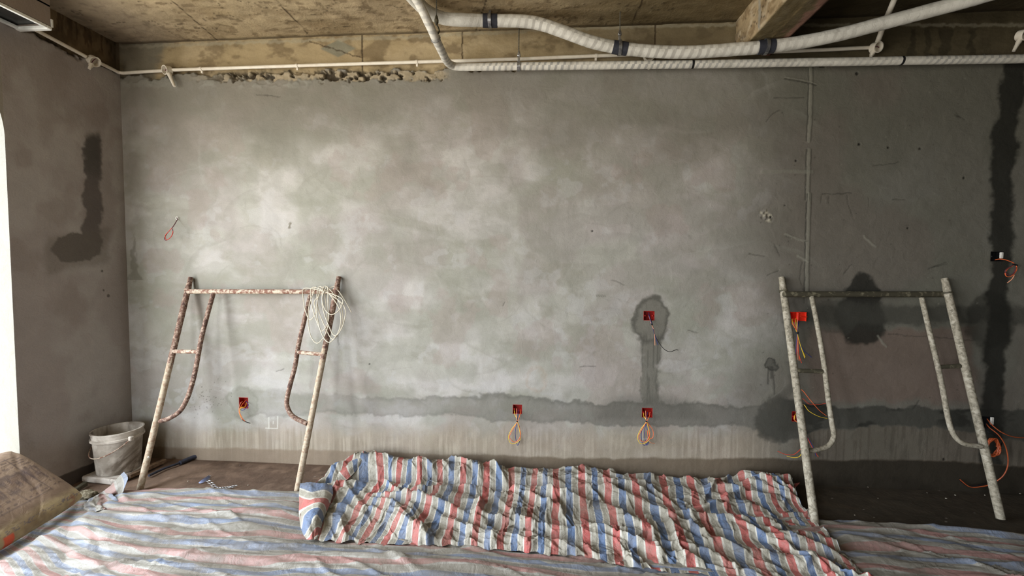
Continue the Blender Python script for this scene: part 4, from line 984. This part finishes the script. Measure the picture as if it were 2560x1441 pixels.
for (u, a, m1, m2, bt) in colsP:
    off = float(np.interp(u, [-1, 1, 5, 18], [.10, .075, .055, .06]))
    if u < 0: A0 = on_floor(*a, .06)
    else: A0 = on_wall(a[0], a[1], off)
    A0 = np.array(A0); A0[2] = max(A0[2], .03)
    hm = float(np.interp(u, [-1, 0, 3, 8, 18], [.05, .06, .075, .055, .05]))
    mid0 = (np.array(A0)*.5+np.array(on_floor(m1[0], m1[1], hm))*.5); mid0[2] = max(mid0[2]+.01, .05)
    ctrl.append([A0, mid0, on_floor(m1[0], m1[1], hm), on_floor(m2[0], m2[1], hm*.85), on_floor((m2[0]+bt[0])/2, (m2[1]+bt[1])/2, .045), on_floor(bt[0], bt[1], .034)]); ucol.append(u)
C = np.array(ctrl); nu, nv = 44, 50
rows = np.stack([np.array(cat(list(C[i]), nv)) for i in range(len(C))], 0)
G = np.stack([np.array(cat(list(rows[:, j]), nu)) for j in range(rows.shape[1])], 1)
UU = np.array([float(q) for q in np.ravel(cat([np.array([u]) for u in ucol], nu))]); NU, NV = G.shape[:2]
vv = np.linspace(0, 1, NV)
gxw, gyw = G[..., 0], G[..., 1]
hz = creases(gxw, gyw, 300, 401, (.25, 1.0), (.04, .11), (.012, .036), (1.6, 5.6, -1.3, 0), ang=-.45, spread=.6)
hz += creases(gxw, gyw, 1300, 402, (.06, .30), (.010, .036), (.003, .012), (1.6, 5.6, -1.3, 0))
hz += creases(gxw, gyw, 1500, 403, (.03, .12), (.005, .014), (.001, .004), (1.6, 5.6, -1.3, 0))
hz -= np.minimum(hz, 0)*.5
VV = np.broadcast_to(vv[None, :], hz.shape); UUg = np.broadcast_to(UU[:, None], hz.shape)
edgef = ss(1.0, .95, VV)*.8+.2
# the standing fold along the back left and the hollow under it
ridge = np.exp(-((VV-.12)/.09)**2)*np.interp(UUg, [-1, 0, 2, 6, 9], [.0, .05, .055, .035, 0]); hollow = np.exp(-((VV-.30-.02*np.sin(UUg*1.3))/.045)**2)*np.interp(UUg, [-1, 0, 2, 7, 10], [.04, .075, .075, .045, 0])
# long pleats sweeping down to the right
pl1 = np.exp(-((VV-(.60+.035*UUg-.15+.03*np.sin(UUg*.9))+.12)/.05)**2)*np.interp(UUg, [2, 4, 8, 12], [0, .03, .03, 0])
pl2 = np.exp(-((VV-(.10+.045*(UUg-6)+.02*np.sin(UUg)))/.04)**2)*np.interp(UUg, [6, 8, 15, 18], [0, .022, .026, 0])
pl3 = np.exp(-((VV-(.40+.05*(UUg-9)))/.045)**2)*np.interp(UUg, [8, 10, 17, 18], [0, .024, .024, 0])
G = G.copy()
G[..., 2] += hz*edgef+(ridge-hollow*.9+pl1+pl2+pl3)*edgef
und = .03*(fbm(UUg*.8, VV*4, 411, 4)-.5)*edgef; G[..., 2] += und
lat = fbm(gxw*9, gyw*9, 412, 4)-.5; lat2 = fbm(gxw*9, gyw*9, 413, 4)-.5
ins = ss(0, .05, VV)*ss(1, .97, VV)
G[..., 0] += lat*.022*ins; G[..., 1] += lat2*.02*ins
# ragged free edges
rag = (fbm(UUg*3.1, VV*0, 414, 4)-.5)*.05*ss(.93, 1.0, VV); G[..., 1] += rag
G[..., 2] = np.maximum(G[..., 2], .036)
G[..., 1] = np.minimum(G[..., 1], -.016)
su = UUg+.06*(fbm(gxw*5, gyw*5, 415, 3)-.5)
pile = mesh('striped_sheet', G.reshape(-1, 3), gridfaces(NU, NV, flip=False), MAT['tarp'], uv=np.stack([su+20, VV*1.1], -1).reshape(-1, 2))
tag(pile, 'bright crumpled red, blue and white striped sheet heaped along the wall foot', 'plastic sheet')
# turned-over left lip, pointed flap above it and the small tip at the far right
patch('folded_lip', MAT['tarp'], pile, [
    [F3(750, 1209, .08), F3(775, 1207, .10), F3(805, 1210, .11), F3(830, 1214, .09)],
    [F3(748, 1245, .07), F3(775, 1240, .13), F3(805, 1244, .14), F3(832, 1238, .10)],
    [F3(746, 1290, .06), F3(768, 1280, .11), F3(795, 1278, .12), F3(815, 1285, .08)],
    [F3(754, 1330, .05), F3(772, 1320, .08), F3(790, 1318, .08), F3(803, 1322, .05)],
    [F3(766, 1350, .04), F3(775, 1350, .05), F3(785, 1350, .045), F3(795, 1350, .04)]],
    [[(.45, 0), (.40, .1), (.44, .2), (.5, .3)], [(.9, 0), (.75, .1), (.85, .2), (.62, .3)], [(1.2, 0), (1.35, .1), (1.5, .2), (1.2, .3)], [(1.45, 0), (1.6, .1), (1.85, .2), (1.9, .3)], [(1.9, 0), (2.0, .1), (2.2, .2), (2.3, .3)]], 14, .010, 21)
patch('pointed_flap', MAT['tarp'], pile, [
    [F3(814, 1187, .07), F3(838, 1168, .10), F3(872, 1146, .13), F3(909, 1128, .17)],
    [F3(826, 1196, .07), F3(852, 1180, .11), F3(880, 1162, .14), F3(911, 1142, .16)],
    [F3(856, 1208, .05), F3(872, 1196, .07), F3(890, 1178, .10), F3(905, 1158, .13)]],
    [[(.45, 0), (.85, 0), (1.3, 0), (1.9, 0)], [(.5, .1), (.9, .1), (1.35, .1), (1.95, .1)], [(.6, .2), (1.0, .2), (1.5, .2), (2.0, .2)]], 16, .008, 22)
patch('corner_tip', MAT['tarp'], pile, [
    [F3(1935, 1200, .07), F3(1962, 1210, .07), F3(1982, 1210, .07), F3(2000, 1208, .075)],
    [F3(1935, 1224, .05), F3(1955, 1226, .05), F3(1972, 1227, .05), F3(1988, 1220, .06)]],
    [[(.3, 0), (.55, 0), (.8, 0), (1.1, 0)], [(.3, .1), (.5, .1), (.75, .1), (1.1, .1)]], 12, .006, 23)

# ------------------------------------------------------------------ bucket and the litter round it
c0 = np.array([.192, -.305, 0]); bc_ = (.192, -.305, .050)
bk = empty('bucket', bc_, 'plaster-crusted grey plastic bucket standing in the left corner', 'bucket')
bmat = speck('cement_crusted_plastic', S(150, 142, 130), S(196, 188, 176), 7, .85, c=S(118, 108, 96), thr=(.4, .6), bump=.6, bd=.003, grain=40)
b = MB(); RB, RTp, HB = .130, .150, .315
prof = [(0, .004), (RB-.006, .004), (RB-.004, 0), (RB, .006), (RB+(RTp-RB)*.8, HB*.80), (RTp+.002, HB*.80), (RTp+.010, HB*.805), (RTp+.010, HB*.85), (RTp-.001, HB*.86), (RTp+.002, HB*.90), (RTp+.002, HB*.965), (RTp+.008, HB*.97), (RTp+.008, HB), (RTp-.003, HB), (RTp-.005, HB*.95), (RB-.004, .012), (0, .012)]
b.lathe(prof, bc_, 48); bbody = b.build('body', bmat, bk)
b = MB(); lug = []
tl = np.array([math.cos(2.85), math.sin(2.85), 0])*(RTp+.016); tr_ = -tl
base_ = np.array(bc_)+np.array([0, 0, HB*.83])
pts = []
for a in np.linspace(0, math.pi, 25):
    d = tl*math.cos(a); sidev = np.array([-tl[1], tl[0], 0]); sidev = sidev/np.linalg.norm(sidev); sidev = sidev if sidev[1] < 0 else -sidev
    pts.append(base_+d+sidev*math.sin(a)*(RTp+.012)+np.array([0, 0, -.115*math.sin(a)]))
b.tube(pts, .0035, 8); b.build('handle', MAT['rustwhite'], bk)
for q in (tl, tr_):
    b = MB(); b.box(base_+q*.98, (.03, .03, .035), bev=.006); b.build('handle_lug', bmat, bbody)
b = MB(); b.box((.185, -.385, .026), (.31, .13, .044), axis_R((0, 0, 1), (1, -.10, 0)), bev=.008)
b.box((.185, -.265, .026), (.28, .12, .044), bev=.008)
tag(b.build('foam_block', speck('dirty_white_foam', S(196, 190, 180), S(170, 160, 148), 12, .8, thr=(.45, .7), bump=.3, c=S(120, 108, 96))), 'dirty white foam block under the bucket', 'foam block')
def stick(name, a, bp_, w, h_, m, label, cat_):
    a, bp_ = np.array(a), np.array(bp_); d = bp_-a; L_ = np.linalg.norm(d); R_ = axis_R((0, 0, 1), d); 
    x = d/L_; y = np.cross([0, 0, 1.], x); y /= np.linalg.norm(y); z = np.cross(x, y); b = MB(); b.box((a+bp_)/2, (L_, w, h_), np.stack([x, y, z], 1), bev=.003)
    return tag(b.build(name, m), label, cat_)
wood = speck('dusty_wood', S(136, 112, 88), S(92, 74, 58), 18, .85, bump=.5)
stick('wooden_batten', on_floor(322, 1192, .03), on_floor(412, 1152, .03), .035, .03, wood, 'dusty wooden batten on the floor behind the bucket and scaffold leg', 'batten')
b = MB(); pp = [on_floor(372, 1190, .018), on_floor(410, 1172, .018), on_floor(450, 1158, .018)]; b.tube(pp, .009, 12); pp2 = [on_floor(450, 1158, .020), on_floor(478, 1146, .022), on_floor(490, 1142, .024)]
b.tube(pp2, .017, 14); tag(b.build('plastic_pipe', speck('blue_black_plastic', S(58, 62, 76), S(44, 46, 56), 14, .5, bump=.1)), 'blue-black plastic pipe offcut lying by the wall right of the bucket', 'pipe')
stick('metal_bar', on_floor(180, 1232, .03), on_floor(214, 1210, .03), .03, .03, MAT['darksteel'], 'short dark bar end beside the cement lump in the left corner', 'bar')
# cement lump
def lump(name, c_, r_, m, label, cat_, seed, n=28):
    th_, ph = np.meshgrid(np.linspace(0, 2*math.pi, 2*n+1), np.linspace(0.02, math.pi-.02, n), indexing='ij')
    x = np.sin(ph)*np.cos(th_); y = np.sin(ph)*np.sin(th_); z = np.cos(ph)
    k = 1+.5*(fbm(x*3+5, y*3+z*2.3+5, seed, 5)-.5)+.25*(fbm(x*9+5, y*9+z*7+5, seed+1, 3)-.5)
    k[-1] = k[0]
    Pn = np.stack([c_[0]+x*k*r_[0], c_[1]+y*k*r_[1], c_[2]+z*k*r_[2]], -1)
    return tag(mesh(name, Pn.reshape(-1, 3), gridfaces(*Pn.shape[:2], flip=True), m), label, cat_)
q = on_floor(214, 1240, .04); cm = speck('crumbly_cement', S(138, 130, 108), S(96, 88, 70), 26, .95, bump=.9, bd=.006, grain=70)
lump('cement_lump', (q[0], q[1], .042), (.075, .04, .032), cm, 'rough grey cement lump beside the end of the paper sack', 'cement lump', 500)
# little chain with its blue scrap
ch0 = [on_floor(x, y, .012) for x, y in ((524, 1190), (518, 1200), (530, 1212), (540, 1222), (556, 1222), (572, 1220), (590, 1217))]
chp = cat(ch0, 10); ch = empty('chain', ch0[0], 'fine silver chain lying on the brown floor with a blue scrap at its end', 'chain')
b = MB(); zg = []
for i, p_ in enumerate(chp): zg.append(np.array(p_)+np.array([(.012 if i % 2 else -.012)*.8, (.010 if (i//2) % 2 else -.010), .003]))
b.tube(cat(zg, 3), .0018, 6); b.build('links', MAT['zinc'], ch)
patch('blue_scrap', speck('blue_plastic_scrap', S(120, 130, 160), S(96, 104, 140), 20, .4, bump=.05), ch, [[F3(496, 1208, .012), F3(505, 1200, .03), F3(522, 1189, .035)], [F3(500, 1210, .010), F3(512, 1205, .014), F3(527, 1194, .016)]], [[(0, 0), (0, 1), (0, 2)], [(1, 0), (1, 1), (1, 2)]], 6, .002, 31)
# crumbs of plaster and debris
rg = random.Random(8)
crumbs = [(2102, 1215), (2170, 1220), (2260, 1215), (2318, 1234), (2365, 1248), (2388, 1240), (2432, 1226), (2462, 1240), (2195, 1248), (2186, 1296), (2137, 1290), (2550, 1236), (655, 1192), (470, 1205), (620, 1215), (600, 1165)]
dk = speck('dark_crumb', S(92, 84, 72), S(60, 54, 46), 30, .9); ltc = speck('pale_crumb', S(190, 182, 166), S(150, 142, 126), 30, .9)
for i, (x, y) in enumerate(crumbs):
    s_ = rg.uniform(.003, .006); q = on_floor(x, y, s_*.6)
    o = lump('plaster_crumb', (q[0], q[1], s_*.6+.004), (s_*rg.uniform(1, 1.8), s_, s_*.6), ltc if i % 3 else dk, 'small plaster crumb on the dark floor at the right' if x > 1900 else 'small plaster crumb on the brown floor at the left', 'crumb', 600+i, 8)
    LL = {655: 'small plaster crumb on the brown floor well right of the chain', 470: 'small plaster crumb on the brown floor left of the chain',
          620: 'small plaster crumb on the brown floor just past the right end of the chain', 600: 'small plaster crumb close to the wall foot behind the chain'}
    if x in LL: o['label'] = LL[x]
    o['group'] = 'plaster crumbs on the right floor' if x > 1900 else 'plaster crumbs on the left floor'

# ------------------------------------------------------------------ paper cement sack, bottom left
Wd = np.array([-.74, -.12, .56]); Wd /= np.linalg.norm(Wd); Ld = np.array([.06, -1, .02]); Ld -= Wd*np.dot(Ld, Wd); Ld /= np.linalg.norm(Ld); Nd = np.cross(Wd, Ld); Nd /= np.linalg.norm(Nd)
if Nd[2] < 0: Nd = -Nd
SW, SL, ST = .56, .66, .15
corner = np.array([.365, -.745, .008]); ctr = corner+Wd*SW/2+Ld*SL/2+Nd*.075
n = 90
def sq(t, e): return np.sign(t)*np.abs(t)**e
a1, a2 = np.meshgrid(np.linspace(0, 2*math.pi, 2*n+1), np.linspace(-math.pi/2, math.pi/2, n), indexing='ij')
# cross-section in (W,N) rounded, swept along L, pinched at the sewn ends
tt = np.linspace(-1, 1, n)[None, :]+0*a1
pin = (1-np.abs(tt)**5.0)**.5
wx = SW/2*sq(np.cos(a1), .55)*(.90+.10*pin); nx = ST/2*sq(np.sin(a1), .8)*(.16+.84*pin)
nz = fbm(a1*3, tt*5, 700, 5)-.5; nz[-1] = nz[0]
fold = np.abs(fbm(np.cos(a1)*1.4+tt*2.2+4, tt*1.3+np.cos(a1)*.7+5, 701, 4)-.5)*2
nx = nx*(1+.05*nz)-.004*ss(.12, .0, fold)*np.sign(np.sin(a1))
# dust-dished top
nx -= (np.sin(a1) > 0)*.016*np.exp(-((np.cos(a1)-.1)**2+(tt+.2)**2)/.12)
SP = ctr+wx[..., None]*Wd+(tt*SL/2)[..., None]*Ld+nx[..., None]*Nd
SP[..., 2] = np.maximum(SP[..., 2], .030)
kraft = S(128, 108, 88); cS = np.zeros(SP.shape)+kraft
uw, ul = wx/(SW/2), tt
top_ = ss(.0, .25, np.sin(a1))
cS = mixc(cS, S(186, 168, 128), ss(-.62, -.80, uw)*.85)
cS = mixc(cS, S(112, 92, 74), ss(.42, .62, fbm(uw*2.5+3, ul*3+3, 702, 5))*.55*top_)
cS = mixc(cS, S(84, 64, 50), ss(1.1, .8, np.hypot((uw-.05)/.16, (ul+.45)/.22))*.5*top_)
ink = S(66, 54, 52)
tb = top_*ss(-.55, -.50, uw)*ss(.72, .68, uw)*ss(-.86, -.82, ul)*ss(.9, .85, ul)
for k_ in range(9):
    y_ = -.5+k_*.145; cS = mixc(cS, ink, ss(.012, .006, np.abs(uw-y_))*tb*.6)
    gl = ss(.028, .018, np.abs(uw-y_-.072))*ss(.50, .56, vn(ul*26+k_*13, uw*40, 703)); cS = mixc(cS, ink, gl*tb*.65)
for y_ in (-.6, -.2, .25): cS = mixc(cS, ink, ss(.014, .006, np.abs(ul-y_))*tb*.55)
cS = mixc(cS, S(70, 74, 110), ss(.05, .035, np.abs(uw+.86))*ss(.50, .66, fbm(ul*34, uw*60, 705, 3))*.6)
cS = mixc(cS, S(150, 84, 66), ss(.12, .04, np.abs(ul+.72))*ss(-.80, -.86, uw)*ss(.45, .6, fbm(uw*30, ul*20, 708, 3))*.5)
cS = mixc(cS, S(222, 92, 62), ss(.09, .07, np.abs(ul-.42))*ss(-.88, -.92, uw)*.9)
cS = mixc(cS, S(206, 196, 176), ss(-.955, -.975, ul)*ss(.35, .5, vn(uw*9, ul*0, 706))*.7)
smat = NB('kraft_paper'); at_ = smat.n('ShaderNodeAttribute'); at_.attribute_name = 'Col'; vv_ = smat.coord()
colr = smat.mix(at_.outputs['Color'], smat.ramp(smat.noise(vv_, 18, 6, .6), [(.3, (.8,)), (.7, (1.,))]), 1.0, 'MULTIPLY')
sm = smat.done(colr, .7, smat.bump(smat.noise(vv_, 14, 6, .6, 1.8), .5, .01), 0, .25)
sack = mesh('paper_sack', SP.reshape(-1, 3), gridfaces(*SP.shape[:2]), sm, cols=cS.reshape(-1, 3))
tag(sack, 'brown printed paper cement sack slumped on the striped sheet at the left edge', 'sack')
b = MB(); e0 = ctr-Ld*SL/2-Wd*SW*.42; e1 = ctr-Ld*SL/2+Wd*SW*.42
b.tube([e0+(e1-e0)*t+Ld*.002*math.sin(t*60) for t in np.linspace(0, 1, 60)], .005, 8); b.build('stitched_seam', speck('pale_paper', S(200, 190, 168), S(168, 152, 124), 20, .8), sack)
